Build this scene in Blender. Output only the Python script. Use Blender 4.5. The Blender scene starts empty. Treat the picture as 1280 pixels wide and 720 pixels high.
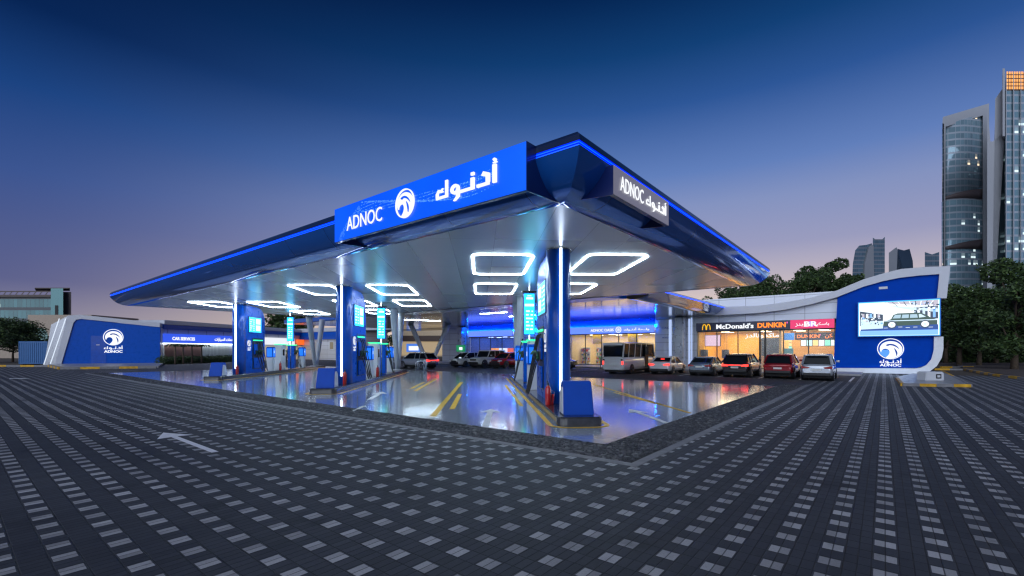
import bpy, bmesh, math, random
from mathutils import Vector, Matrix
from math import sin, cos, pi, radians, sqrt
random.seed(7)
C = bpy.context.scene.collection
S = bpy.context.scene

# ---------------------------------------------------------------- camera
F, HZ, EYE, YAW = 574.0, 437.0, 1.8, radians(39.0)
cs, sn = cos(YAW), sin(YAW)
cam = bpy.data.cameras.new('camera'); co = bpy.data.objects.new('camera', cam); C.objects.link(co)
co.location = (0, 0, EYE); co.rotation_euler = (radians(90), 0, YAW)
cam.sensor_width = 36; cam.lens = 36*F/1280; cam.shift_y = (HZ-360)/1280
cam.clip_start = .1; cam.clip_end = 6000
S.camera = co

# ---------------------------------------------------------------- dusk sky
W = bpy.data.worlds.new('World'); S.world = W; W.use_nodes = True
n = W.node_tree.nodes; l = W.node_tree.links
for q in list(n): n.remove(q)
tc = n.new('ShaderNodeTexCoord'); sep = n.new('ShaderNodeSeparateXYZ'); l.new(tc.outputs['Generated'], sep.inputs[0])
asn = n.new('ShaderNodeMath'); asn.operation = 'ARCSINE'; l.new(sep.outputs['Z'], asn.inputs[0])
mr = n.new('ShaderNodeMapRange'); mr.inputs['From Min'].default_value = 0; mr.inputs['From Max'].default_value = radians(60)
l.new(asn.outputs[0], mr.inputs['Value'])
def ramp(stops):
    r = n.new('ShaderNodeValToRGB'); r.color_ramp.interpolation = 'EASE' if False else 'LINEAR'
    e = r.color_ramp.elements
    while len(e) < len(stops): e.new(.5)
    for k, (p, c) in enumerate(stops): e[k].position = p; e[k].color = (*c, 1)
    l.new(mr.outputs[0], r.inputs[0]); return r
def srgb(r, g, b):
    f = lambda v: (v/255/12.92 if v/255 <= .04045 else ((v/255+.055)/1.055)**2.4)
    return (f(r), f(g), f(b))
SKYL = [(0, srgb(178,164,170)), (.05, srgb(131,128,152)), (.10, srgb(92,97,140)), (.25, srgb(58,84,144)), (.36, srgb(26,66,128)), (.458, srgb(6,36,84)), (.60, srgb(5,22,60)), (1, srgb(4,16,48))]
SKYR = [(0, srgb(255,230,196)), (.06, srgb(236,212,194)), (.12, srgb(196,184,192)), (.19, srgb(154,156,190)), (.27, srgb(132,147,192)), (.33, srgb(98,128,188)), (.446, srgb(46,88,154)), (.53, srgb(18,66,122)), (.62, srgb(3,40,88))]
ra, rb = ramp(SKYL), ramp(SKYR)
GL = Vector((sin(radians(-14)), cos(radians(-14)), 0))      # azimuth of the last glow of the sunset
dp = n.new('ShaderNodeVectorMath'); dp.operation = 'DOT_PRODUCT'; dp.inputs[1].default_value = GL
l.new(tc.outputs['Generated'], dp.inputs[0])
m2 = n.new('ShaderNodeMapRange'); m2.interpolation_type = 'SMOOTHSTEP'
m2.inputs['From Min'].default_value = .25; m2.inputs['From Max'].default_value = 1.0
l.new(dp.outputs['Value'], m2.inputs['Value'])
mx = n.new('ShaderNodeMix'); mx.data_type = 'RGBA'
l.new(m2.outputs[0], mx.inputs[0]); l.new(ra.outputs[0], mx.inputs[6]); l.new(rb.outputs[0], mx.inputs[7])
bg = n.new('ShaderNodeBackground'); bg.inputs[1].default_value = 1.0; l.new(mx.outputs[2], bg.inputs[0])
sk = n.new('ShaderNodeTexSky'); sk.sky_type = 'NISHITA'; sk.sun_disc = False
sk.sun_elevation = radians(-2); sk.sun_rotation = radians(-14)
bg2 = n.new('ShaderNodeBackground'); bg2.inputs[1].default_value = .004; l.new(sk.outputs[0], bg2.inputs[0])
ad = n.new('ShaderNodeAddShader'); l.new(bg.outputs[0], ad.inputs[0]); l.new(bg2.outputs[0], ad.inputs[1])
wo = n.new('ShaderNodeOutputWorld'); l.new(ad.outputs[0], wo.inputs[0])

sl = bpy.data.lights.new('twilight_fill', 'SUN'); so = bpy.data.objects.new('twilight_fill', sl); C.objects.link(so)
sl.energy = 2.6; sl.angle = radians(75); sl.color = (.80, .88, 1)
so.rotation_euler = (radians(69), 0, YAW+radians(-25))       # added fill lamp: broad soft twilight from behind the tripod
S.view_settings.view_transform = 'Standard'; S.view_settings.look = 'None'
S.view_settings.gamma = 1; S.view_settings.use_curve_mapping = False; S.view_settings.exposure = 0
S.render.engine = 'CYCLES'
S.cycles.filter_width = 1.3; S.cycles.use_denoising = True; S.cycles.sample_clamp_indirect = 4; S.cycles.max_bounces = 7
S.cycles.caustics_reflective = False; S.cycles.caustics_refractive = False

# ---------------------------------------------------------------- measured points
def cw(X, D, z=0): return Vector((X*cs - D*sn, X*sn + D*cs, z))            # right / ahead of the tripod -> world
def at(px, D, z=0): return cw((px-640)/F*D, D, z)
def gr(px, py, z=0):                                                        # point on the horizontal plane z
    D = (EYE-z)*F/(py-HZ); return at(px, D, z)
def wl(px, py, Y=44.1):                                                     # point on the shop wall plane y = Y -> x, z
    t = (px-640)/F; x = (t*cs*Y - sn*Y)/(cs + t*sn); D = -sn*x + cs*Y
    return x, EYE + (HZ-py)*D/F

# ---------------------------------------------------------------- materials
MT = {}
def mat(name, col, rough=.5, metal=0, coat=0, emit=None, es=0, var=0, vs=3, bump=0, bs=30, spec=.5, alpha=None, rvar=0):
    if name in MT: return MT[name]
    m = bpy.data.materials.new(name); m.use_nodes = True; MT[name] = m
    N = m.node_tree.nodes; L = m.node_tree.links; b = N['Principled BSDF']
    b.inputs['Base Color'].default_value = (*col, 1); b.inputs['Roughness'].default_value = rough
    b.inputs['Metallic'].default_value = metal; b.inputs['Coat Weight'].default_value = coat; b.inputs['Coat Roughness'].default_value = .04
    b.inputs['Specular IOR Level'].default_value = spec
    if emit: b.inputs['Emission Color'].default_value = (*emit, 1); b.inputs['Emission Strength'].default_value = es
    t = N.new('ShaderNodeTexCoord')
    nz = N.new('ShaderNodeTexNoise'); nz.inputs['Scale'].default_value = vs; nz.inputs['Detail'].default_value = 6
    L.new(t.outputs['Object'], nz.inputs['Vector'])
    if var or not emit:
        v = var or .06
        mp = N.new('ShaderNodeMapRange'); mp.inputs['To Min'].default_value = 1-v; mp.inputs['To Max'].default_value = 1+v
        mp.inputs['From Min'].default_value = .3; mp.inputs['From Max'].default_value = .7
        L.new(nz.outputs[0], mp.inputs[0])
        sc = N.new('ShaderNodeVectorMath'); sc.operation = 'SCALE'; sc.inputs[0].default_value = col
        L.new(mp.outputs[0], sc.inputs['Scale']); L.new(sc.outputs[0], b.inputs['Base Color'])
    if rvar:
        mp = N.new('ShaderNodeMapRange'); mp.inputs['To Min'].default_value = max(.02, rough-rvar); mp.inputs['To Max'].default_value = rough+rvar
        mp.inputs['From Min'].default_value = .3; mp.inputs['From Max'].default_value = .7
        L.new(nz.outputs[0], mp.inputs[0]); L.new(mp.outputs[0], b.inputs['Roughness'])
    if bump:
        n2 = N.new('ShaderNodeTexNoise'); n2.inputs['Scale'].default_value = bs; n2.inputs['Detail'].default_value = 4
        L.new(t.outputs['Object'], n2.inputs['Vector'])
        bp = N.new('ShaderNodeBump'); bp.inputs['Strength'].default_value = bump; bp.inputs['Distance'].default_value = .02
        L.new(n2.outputs[0], bp.inputs['Height']); L.new(bp.outputs[0], b.inputs['Normal'])
    if alpha is not None: b.inputs['Alpha'].default_value = alpha
    return m
def lit(name, col, s): return mat(name, (.02,.02,.02), .4, emit=col, es=s)

M_hull  = mat('navy_gloss', (.008,.085,.36), .09, .5, .6, var=.15, rvar=.03, vs=1.2)
M_blue  = mat('brand_blue', (.0,.085,.50), .3, 0, 0, spec=.12, var=.08, rvar=.05)
M_blue2 = mat('deep_blue', (.0,.075,.46), .32, 0, .12, spec=.3, var=.1)
M_white = mat('white_panel', (.58,.6,.64), .38, 0, 0, var=.05, vs=.8)
M_grey  = mat('silver_panel', (.42,.44,.48), .3, .5, 0, var=.08, rvar=.06)
M_dark  = mat('black_plastic', (.012,.012,.014), .35)
M_rub   = mat('rubber', (.012,.012,.013), .6)
M_steel = mat('steel', (.55,.56,.58), .25, 1, 0, rvar=.1)
M_red   = mat('red_paint', (.45,.008,.01), .25, 0, .6)
M_yel   = mat('yellow_paint', (.78,.45,.01), .45, var=.22, vs=5)
M_wpt   = mat('white_paint', (.7,.7,.7), .5, var=.25, vs=6)
M_glass = mat('dark_glass', (.008,.011,.015), .06, 0, 0, spec=.12)
E_white = lit('white_led', (.78,.9,1), 7)
E_ring  = lit('ring_led', (.68,.86,1), 34)
E_blue  = lit('blue_led', (.0,.045,1), 4)
E_cyan  = lit('cyan_screen', (.01,.42,.95), 3.2)
E_cyanw = lit('pale_screen', (.55,.95,1), 2.0)
E_letter= lit('letter_led', (.93,.96,1), 1.1)
E_green = lit('green_led', (.02,.9,.3), 2.2)

def nodes_mat(name):
    m = bpy.data.materials.new(name); m.use_nodes = True; MT[name] = m
    return m, m.node_tree.nodes, m.node_tree.links, m.node_tree.nodes['Principled BSDF']
class NG:                                                    # terse node arithmetic
    def __init__(s, N, L): s.N, s.L = N, L
    def m(s, op, a, b=0.0, c=None):
        q = s.N.new('ShaderNodeMath'); q.operation = op
        for i, v in enumerate([a, b] + ([c] if c is not None else [])):
            if isinstance(v, (int, float)): q.inputs[i].default_value = v
            else: s.L.new(v, q.inputs[i])
        return q.outputs[0]
    def mix(s, f, a, b):
        q = s.N.new('ShaderNodeMix'); q.data_type = 'RGBA'
        for i, v in ((0, f), (6, a), (7, b)):
            if isinstance(v, (int, float)): q.inputs[i].default_value = v
            elif isinstance(v, tuple): q.inputs[i].default_value = (*v, 1)
            else: s.L.new(v, q.inputs[i])
        return q.outputs[2]

def paver_mat(name, squares=True, dark=(.040,.043,.052), light=(.36,.357,.372)):
    m, N, L, b = nodes_mat(name); g = NG(N, L)
    t = N.new('ShaderNodeTexCoord'); s = N.new('ShaderNodeSeparateXYZ'); L.new(t.outputs['Object'], s.inputs[0])
    x = g.m('DIVIDE', g.m('ADD', s.outputs[0], 3.32+.0925+.37*200), .0925)
    y = g.m('DIVIDE', g.m('ADD', s.outputs[1], -4.357+.0925+.37*200), .185)
    fx, fy = g.m('FRACT', x), g.m('FRACT', y); ix, iy = g.m('FLOOR', x), g.m('FLOOR', y)
    jx = g.m('MINIMUM', fx, g.m('SUBTRACT', 1, fx)); jy = g.m('MINIMUM', fy, g.m('SUBTRACT', 1, fy))
    edge = g.m('MINIMUM', g.m('MULTIPLY', jx, .0925), g.m('MULTIPLY', jy, .185))
    joint = g.m('LESS_THAN', edge, .0045)
    ex = g.m('LESS_THAN', g.m('MODULO', ix, 4), 1.5); ey = g.m('LESS_THAN', g.m('MODULO', iy, 2), .5)
    cell = N.new('ShaderNodeCombineXYZ'); L.new(ix, cell.inputs[0]); L.new(iy, cell.inputs[1])
    wn = N.new('ShaderNodeTexWhiteNoise'); wn.noise_dimensions = '3D'; L.new(cell.outputs[0], wn.inputs['Vector'])
    big = N.new('ShaderNodeTexNoise'); big.inputs['Scale'].default_value = .28; big.inputs['Detail'].default_value = 8; big.inputs['Roughness'].default_value = .62; L.new(t.outputs['Object'], big.inputs['Vector'])
    fine = N.new('ShaderNodeTexNoise'); fine.inputs['Scale'].default_value = 60; fine.inputs['Detail'].default_value = 3; L.new(t.outputs['Object'], fine.inputs['Vector'])
    lightf = g.m('MULTIPLY', ex, ey) if squares else 0.0
    if squares:
        ub = g.m('MODULO', x, 4); mg = g.m('MULTIPLY', g.m('GREATER_THAN', ub, .17), g.m('LESS_THAN', ub, 1.83)); mg = g.m('MULTIPLY', mg, g.m('MULTIPLY', g.m('GREATER_THAN', fy, .08), g.m('LESS_THAN', fy, .92)))
        lightf = g.m('MULTIPLY', lightf, mg)
        lightf = g.m('MULTIPLY', lightf, g.m('ADD', .84, g.m('MULTIPLY', wn.outputs['Value'], .16)))
    col = g.mix(lightf, dark, light)
    v = g.m('MULTIPLY', g.m('ADD', .82, g.m('MULTIPLY', wn.outputs['Value'], .32)), g.m('ADD', .22, g.m('MULTIPLY', big.outputs[0], 1.62)))
    v = g.m('MULTIPLY', v, g.m('ADD', .7, g.m('MULTIPLY', fine.outputs[0], .6)))
    v = g.m('MULTIPLY', v, g.m('SUBTRACT', 1, g.m('MULTIPLY', joint, .72)))
    sc = N.new('ShaderNodeVectorMath'); sc.operation = 'SCALE'; L.new(col, sc.inputs[0]); L.new(v, sc.inputs['Scale'])
    st = N.new('ShaderNodeTexNoise'); st.inputs['Scale'].default_value = .9; st.inputs['Detail'].default_value = 7; st.inputs['Roughness'].default_value = .7; L.new(t.outputs['Object'], st.inputs['Vector'])
    sr = N.new('ShaderNodeMapRange'); sr.inputs['From Min'].default_value = .56; sr.inputs['From Max'].default_value = .68; sr.inputs['To Min'].default_value = 1; sr.inputs['To Max'].default_value = .55; L.new(st.outputs[0], sr.inputs[0])
    s3 = N.new('ShaderNodeVectorMath'); s3.operation = 'SCALE'; L.new(sc.outputs[0], s3.inputs[0]); L.new(sr.outputs[0], s3.inputs['Scale']); L.new(s3.outputs[0], b.inputs['Base Color'])
    L.new(g.m('ADD', .55, g.m('MULTIPLY', big.outputs[0], .3)), b.inputs['Roughness']); b.inputs['Specular IOR Level'].default_value = .42
    h = g.m('ADD', g.m('MINIMUM', edge, .008), g.m('ADD', g.m('MULTIPLY', wn.outputs['Value'], .006), g.m('MULTIPLY', fine.outputs[0], .002)))
    bp = N.new('ShaderNodeBump'); bp.inputs['Strength'].default_value = .8; bp.inputs['Distance'].default_value = 1
    L.new(h, bp.inputs['Height']); L.new(bp.outputs[0], b.inputs['Normal'])
    return m
M_pave = paver_mat('block_paving'); M_lane = paver_mat('plain_paving', False, (.06,.06,.07))

def epoxy_mat():
    m, N, L, b = nodes_mat('epoxy_floor'); g = NG(N, L)
    t = N.new('ShaderNodeTexCoord')
    a = N.new('ShaderNodeTexNoise'); a.inputs['Scale'].default_value = .5; a.inputs['Detail'].default_value = 8; a.inputs['Roughness'].default_value = .65; L.new(t.outputs['Object'], a.inputs['Vector'])
    c = N.new('ShaderNodeTexNoise'); c.inputs['Scale'].default_value = 3; c.inputs['Detail'].default_value = 4; L.new(t.outputs['Object'], c.inputs['Vector'])
    L.new(g.mix(a.outputs[0], (.38,.43,.50), (.52,.58,.66)), b.inputs['Base Color'])
    L.new(g.m('ADD', .10, g.m('MULTIPLY', a.outputs[0], .15)), b.inputs['Roughness'])
    b.inputs['Specular IOR Level'].default_value = .8; b.inputs['IOR'].default_value = 1.75
    b.inputs['Coat Weight'].default_value = 1; b.inputs['Coat Roughness'].default_value = .1
    bp = N.new('ShaderNodeBump'); bp.inputs['Strength'].default_value = .03; bp.inputs['Distance'].default_value = .03
    L.new(c.outputs[0], bp.inputs['Height']); L.new(bp.outputs[0], b.inputs['Normal']); return m
M_floor = epoxy_mat()

def seam_mat(name, col, metal, rough, ang, sx, sy, dark=.55, wid=.012, axes=(0,1), coat=0, aniso=0):
    """panels with seams every sx, sy metres in a frame turned by ang about z (axes picks which coordinates)"""
    m, N, L, b = nodes_mat(name); g = NG(N, L)
    t = N.new('ShaderNodeTexCoord'); mp = N.new('ShaderNodeMapping'); mp.inputs['Rotation'].default_value = (0, 0, -ang)
    L.new(t.outputs['Object'], mp.inputs[0]); s = N.new('ShaderNodeSeparateXYZ'); L.new(mp.outputs[0], s.inputs[0])
    u = g.m('DIVIDE', g.m('ADD', s.outputs[axes[0]], 500), sx); v = g.m('DIVIDE', g.m('ADD', s.outputs[axes[1]], 500), sy)
    fu, fv = g.m('FRACT', u), g.m('FRACT', v)
    e = g.m('MINIMUM', g.m('MULTIPLY', g.m('MINIMUM', fu, g.m('SUBTRACT', 1, fu)), sx), g.m('MULTIPLY', g.m('MINIMUM', fv, g.m('SUBTRACT', 1, fv)), sy))
    jn = g.m('LESS_THAN', e, wid)
    cell = N.new('ShaderNodeCombineXYZ'); L.new(g.m('FLOOR', u), cell.inputs[0]); L.new(g.m('FLOOR', v), cell.inputs[1])
    wn = N.new('ShaderNodeTexWhiteNoise'); L.new(cell.outputs[0], wn.inputs['Vector'])
    f = g.m('MULTIPLY', g.m('SUBTRACT', 1, g.m('MULTIPLY', jn, 1-dark)), g.m('ADD', .93, g.m('MULTIPLY', wn.outputs['Value'], .12)))
    sc = N.new('ShaderNodeVectorMath'); sc.operation = 'SCALE'; sc.inputs[0].default_value = col; L.new(f, sc.inputs['Scale'])
    L.new(sc.outputs[0], b.inputs['Base Color'])
    b.inputs['Metallic'].default_value = metal; b.inputs['Coat Weight'].default_value = coat
    L.new(g.m('ADD', rough-.03, g.m('MULTIPLY', wn.outputs['Value'], .06)), b.inputs['Roughness'])
    nz = N.new('ShaderNodeTexNoise'); nz.inputs['Scale'].default_value = .9; L.new(t.outputs['Object'], nz.inputs['Vector'])
    bp = N.new('ShaderNodeBump'); bp.inputs['Strength'].default_value = .25; bp.inputs['Distance'].default_value = .03
    L.new(nz.outputs[0], bp.inputs['Height']); L.new(bp.outputs[0], b.inputs['Normal'])
    return m
LANE = radians(43)
M_hull = seam_mat('navy_panels', (.012,.14,.58), .42, .10, 0, 2.4, 2.4, .25, .009, (0,1), .7)
M_ceil = seam_mat('brushed_ceiling', (.76,.80,.85), .4, .27, LANE, 1.2, 4.2, .6, .008)
M_soff = seam_mat('glossy_soffit', (.50,.53,.60), .8, .12, 0, 2.4, 3, .6, .01)
M_tile = seam_mat('wall_cladding', (.62,.65,.72), .2, .3, 0, 2.2, .75, .45, .02, (0,2))

# ---------------------------------------------------------------- mesh helpers
class MB:
    def __init__(s): s.b = bmesh.new(); s.mi = 0
    def face(s, pts):
        f = s.b.faces.new([s.b.verts.new(p) for p in pts]); f.material_index = s.mi; return f
    def vf(s, vs, fs, smooth=False):
        V = [s.b.verts.new(v) for v in vs]
        for f in fs:
            try: q = s.b.faces.new([V[i] for i in f]); q.material_index = s.mi; q.smooth = smooth
            except ValueError: pass
        return V
    def box(s, x0, x1, y0, y1, z0, z1, M=None, bev=0):
        vs = [Vector((x, y, z)) for z in (z0, z1) for y in (y0, y1) for x in (x0, x1)]
        if M is not None: vs = [M @ v for v in vs]
        V = s.vf(vs, [(0,2,3,1), (4,5,7,6), (0,1,5,4), (2,6,7,3), (0,4,6,2), (1,3,7,5)])
        if bev:
            es = {e for v in V for e in v.link_edges}
            r = bmesh.ops.bevel(s.b, geom=list(es), offset=bev, segments=2, affect='EDGES', profile=.5)
            for f in r['faces']: f.smooth = True
        return s
    def prism(s, poly, a, bq, fn):                       # poly in 2-D, extruded from a to bq; fn(u, v, w) -> point
        k = len(poly); vs = [fn(u, v, a) for u, v in poly] + [fn(u, v, bq) for u, v in poly]
        s.vf(vs, [tuple(range(k)), tuple(range(2*k-1, k-1, -1))] + [(i, i+k, (i+1) % k+k, (i+1) % k) for i in range(k)])
        return s
    def loft(s, rings, closed=True, caps=True, smooth=True):
        k = len(rings[0]); V = [[s.b.verts.new(p) for p in r] for r in rings]
        for a, b2 in zip(V, V[1:]):
            for i in range(k if closed else k-1):
                j = (i+1) % k
                try: f = s.b.faces.new((a[i], a[j], b2[j], b2[i])); f.smooth = smooth; f.material_index = s.mi
                except ValueError: pass
        if caps and closed:
            for r, rev in ((V[0], 1), (V[-1], 0)):
                try: f = s.b.faces.new(list(reversed(r)) if rev else r); f.material_index = s.mi
                except ValueError: pass
        return s
    def tube(s, pts, r, k=8, caps=True):
        pts = [Vector(p) for p in pts]; rr = r if isinstance(r, (list, tuple)) else [r]*len(pts)
        rings = []; up = Vector((0, 0, 1)); pu = None
        for i, p in enumerate(pts):
            d = (pts[min(i+1, len(pts)-1)] - pts[max(i-1, 0)]).normalized()
            if pu is None:
                ref = up if abs(d.z) < .95 else Vector((1, 0, 0)); pu = d.cross(ref).normalized()
            else: pu = (pu - d*pu.dot(d)).normalized()
            w = d.cross(pu)
            rings.append([p + (pu*cos(2*pi*j/k) + w*sin(2*pi*j/k))*rr[i] for j in range(k)])
        return s.loft(rings, True, caps)
    def cyl(s, c, r, z0, z1, k=20, r2=None):
        return s.tube([(c[0], c[1], z0), (c[0], c[1], z1)], [r, r if r2 is None else r2], k)
    def bar(s, a, b2, w, h, up=(0,0,1)):
        a, b2 = Vector(a), Vector(b2); d = (b2-a).normalized(); up = Vector(up)
        x = d.cross(up).normalized(); z = x.cross(d)
        vs = [p + x*i*w/2 + z*j*h/2 for p in (a, b2) for i, j in ((-1,-1), (1,-1), (1,1), (-1,1))]
        s.vf(vs, [(0,1,2,3), (7,6,5,4), (0,4,5,1), (1,5,6,2), (2,6,7,3), (3,7,4,0)]); return s
    def disc(s, c, r, k=24, ax='z'):
        f = {'z': lambda u, v: (c[0]+u, c[1]+v, c[2]), 'y': lambda u, v: (c[0]+u, c[1], c[2]+v), 'x': lambda u, v: (c[0], c[1]+u, c[2]+v)}[ax]
        s.face([f(r*cos(2*pi*i/k), r*sin(2*pi*i/k)) for i in range(k)]); return s
    def build(s, name, mats, parent=None, fix=True):
        if fix: bmesh.ops.recalc_face_normals(s.b, faces=s.b.faces)
        me = bpy.data.meshes.new(name); s.b.to_mesh(me); s.b.free()
        for m in (mats if isinstance(mats, (list, tuple)) else [mats]): me.materials.append(m)
        o = bpy.data.objects.new(name, me); C.objects.link(o)
        if parent is not None: o.parent = parent
        return o
def tag(o, label=None, cat=None, group=None, kind=None):
    if label: o['label'] = label
    if cat: o['category'] = cat
    if group: o['group'] = group
    if kind: o['kind'] = kind
    return o
def empty(name, loc, rz=0, label=None, cat=None, group=None):
    o = bpy.data.objects.new(name, None); C.objects.link(o); o.location = loc; o.rotation_euler = (0, 0, rz); o.empty_display_size = .2
    return tag(o, label, cat, group)
def struct(o): o['kind'] = 'structure'; return o
def kids(o): return [c for c in bpy.data.objects if c.parent == o]
def copy_tree(o, loc=None, rz=None, label=None, parent=None):
    c = o.copy(); C.objects.link(c)
    if parent is not None: c.parent = parent
    if loc is not None: c.location = loc
    if rz is not None: c.rotation_euler = (0, 0, rz)
    if label: c['label'] = label
    for ch in kids(o): copy_tree(ch, parent=c)
    return c
def box(name, m, p, *a, bev=0): return MB().box(*a, bev=bev).build(name, m, p)

FWD = Matrix(((1,0,0,0), (0,0,-1,0), (0,1,0,0), (0,0,0,1)))       # flat artwork standing up, facing -y
def side(ang): return Matrix.Rotation(ang, 4, 'Z')
def text(name, s, m, parent, loc, w, h, rz=0, depth=.02, bold=0, cx=True):
    """lettering fitted to width w and height h, standing upright; loc = centre; rz turns it about z"""
    cu = bpy.data.curves.new('lettering', 'FONT'); cu.body = s; cu.offset = bold; cu.resolution_u = 3; cu.extrude = .01
    o = bpy.data.objects.new('t', cu); C.objects.link(o); bpy.context.view_layer.update()
    me = bpy.data.meshes.new_from_object(o.evaluated_get(bpy.context.evaluated_depsgraph_get()))
    C.objects.unlink(o); bpy.data.objects.remove(o)
    X = [v.co.x for v in me.vertices]; Y = [v.co.y for v in me.vertices]; x0, x1, y0, y1 = min(X), max(X), min(Y), max(Y)
    R = Matrix.Rotation(rz, 4, 'Z')
    for v in me.vertices:
        p = Vector(((v.co.x-(x0+x1)/2)*w/(x1-x0), -v.co.z/.01*depth/2, (v.co.y-(y0+y1)/2)*h/(y1-y0)))
        v.co = R @ p
    me.materials.clear(); me.materials.append(m)
    for p in me.polygons: p.material_index = 0
    o = bpy.data.objects.new(name, me); C.objects.link(o); o.location = loc
    if parent is not None: o.parent = parent
    return o
def art(name, polys, m, parent, loc, sx, sz, rz=0, depth=.02):
    """flat shapes (unit coordinates) standing upright, extruded a little"""
    b = MB(); R = Matrix.Rotation(rz, 4, 'Z')
    for i, P in enumerate(polys): b.prism(P, -depth/2-.0004*(i % 40), depth/2, lambda u, v, w: R @ Vector((u*sx, w, v*sz)))
    o = b.build(name, m, parent); o.location = loc; return o
def ring(r0, r1, k=36, a0=0, a1=2*pi):
    out = []
    for i in range(k):
        a, b = a0+(a1-a0)*i/k, a0+(a1-a0)*(i+1)/k
        out.append([(r0*cos(a), r0*sin(a)), (r1*cos(a), r1*sin(a)), (r1*cos(b), r1*sin(b)), (r0*cos(b), r0*sin(b))])
    return out
BIRD = [(-.80,.0), (-.76,.24), (-.60,.50), (-.32,.68), (.02,.74), (.40,.66), (.70,.42), (.86,.10), (.86,-.26), (.70,-.58), (.42,-.80), (.05,-.92), (-.34,-.86),
        (-.16,-.62), (-.06,-.36), (-.12,-.12), (-.30,.0), (-.50,-.02), (-.64,-.14), (-.70,-.32), (-.76,-.20)]
SLIT1 = [(-.34,.36), (-.10,.47), (.22,.44), (.50,.24), (.66,-.04), (.44,.16), (.18,.30), (-.06,.34), (-.20,.27)]
SLIT2 = [(.26,.08), (.44,-.14), (.52,-.42), (.46,-.70), (.40,-.42), (.33,-.16)]
def smooth_poly(P, n=4):
    out = []; k = len(P)
    for i in range(k):
        p0, p1, p2, p3 = P[i-1], P[i], P[(i+1) % k], P[(i+2) % k]
        for j in range(n):
            t = j/n
            out.append(tuple(.5*(2*p1[a]+(p2[a]-p0[a])*t+(2*p0[a]-5*p1[a]+4*p2[a]-p3[a])*t*t+(3*p1[a]-p0[a]-3*p2[a]+p3[a])*t**3) for a in (0, 1)))
    return out
def emblem(parent, loc, r, rz, wm, bm, off=.03):
    """round falcon's-head emblem"""
    d = Matrix.Rotation(rz, 3, 'Z') @ Vector((0, -1, 0))
    art('emblem_ring', ring(.93, 1.0), wm, parent, loc, r, r, rz, .03)
    art('emblem_bird', [smooth_poly(BIRD)], wm, parent, loc, r, r, rz, .03)
    art('emblem_feather_lines', [smooth_poly(SLIT1), smooth_poly(SLIT2)], bm, parent, Vector(loc)+d*off, r, r, rz, .02)
AR_NAME = '\uFED9\uFEEE\u0640\uFEE7\uFEA9\uFE83'
def strokes_arabic():
    """the station's name in squared Arabic lettering; unit height, about 2.5 wide"""
    P = []
    def rc(x0, x1, y0, y1): P.append([(x0, y0), (x1, y0), (x1, y1), (x0, y1)])
    T = .105
    # kaf
    P.append([(0,.0), (.52,.0), (.52,T), (0+.04,T)]); rc(0, T, .06, .26); rc(.42, .42+T, 0, .72)
    P.append([(.02,.26), (T+.02,.26), (.2,.38), (.1,.40)])
    P.extend([[(.20,.26), (.33,.26), (.33,.30), (.20,.30)], [(.20,.30), (.25,.30), (.33,.42), (.27,.42)]])
    # waw joined to a long bar and nun
    P.extend([[(x*.19+.84, y*.21+.22) for x, y in q] for q in ring(.42, 1.0, 20)])
    rc(.90, 1.03, -.12, .22); P.append([(.78,-.26), (.86,-.26), (1.03,-.12), (.90,-.10)])
    rc(.90, 1.60, 0, T); rc(1.50, 1.63, 0, .46); rc(1.51, 1.63, .56, .67)
    # dal
    rc(1.74, 2.2, 0, T); rc(2.09, 2.22, T, .44); P.append([(1.92,.42), (2.09,.34), (2.22,.44), (2.0,.56)])
    # alef with hamza
    rc(2.34, 2.47, 0, .70); P.extend([[(x*.06+2.41, y*.06+.88) for x, y in q] for q in ring(.4, 1, 10)]); rc(2.34, 2.49, .76, .80)
    return [[(x-1.24, y-.3) for x, y in q] for q in P]
AR = strokes_arabic()

def skew(t, px):                                     # plan of a far block: its sides run back at an angle
    k = (px-640)/F
    for o in kids(t):
        for v in o.data.vertices: v.co.x += v.co.y*k
        for p in kids(o):
            for v in p.data.vertices: v.co.x += v.co.y*k
# ---------------------------------------------------------------- ground, paving, forecourt
def sheet(name, poly, z, m, kind='structure'):
    b = MB(); b.face([(x, y, z) for x, y in poly]); o = b.build(name, m)
    if o.data.polygons[0].normal.z < 0: o.data.flip_normals()
    o['kind'] = kind; return o
M_sand = mat('sandy_ground', (.085,.07,.055), .9, var=.3, vs=.6, bump=.4)
M_asph = mat('asphalt', (.035,.036,.04), .75, var=.3, vs=1.2, bump=.3, bs=80)
sheet('ground', [(-2500,-600), (2500,-600), (2500,3500), (-2500,3500)], -.03, M_sand)
sheet('paving', [(-90,-25), (13,-25), (13,44.6), (-90,44.6)], 0, M_pave)
sheet('paving', [(13.002,-25), (60,-25), (60,20), (13.002,44.6)], 0, M_pave)
sheet('drive_lane', [(-56,26.9), (-3.0,26.9), (-3.0,31.6), (-56,31.6)], .004, M_lane)
sheet('parking_area', [(-56,31.75), (-1.2,31.75), (-1.2,39.2), (-56,39.2)], .004, M_asph)
X1, Y0, Y1 = -4.10, 7.85, 25.6                                     # forecourt slab
sheet('forecourt_floor', [(-46,Y0), (X1,Y0), (X1,Y1), (-46,Y1)], .012, M_floor)
M_sett = [mat('sett_%s' % k, c, .6, var=.4, vs=9, bump=.5, bs=60) for k, c in (('grey', (.045,.046,.052)), ('black', (.02,.021,.026)), ('pale', (.10,.10,.105)))]
BX, BY = -3.10, 6.83
sheet('cobble_bed', [(-46.5,BY), (BX,BY), (BX,27.2), (X1+.002,27.2), (X1+.002,Y0-.002), (-46.5,Y0-.002)], .003, mat('mortar', (.02,.02,.022), .9))
b = MB(); rnd = random.Random(3)
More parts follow.
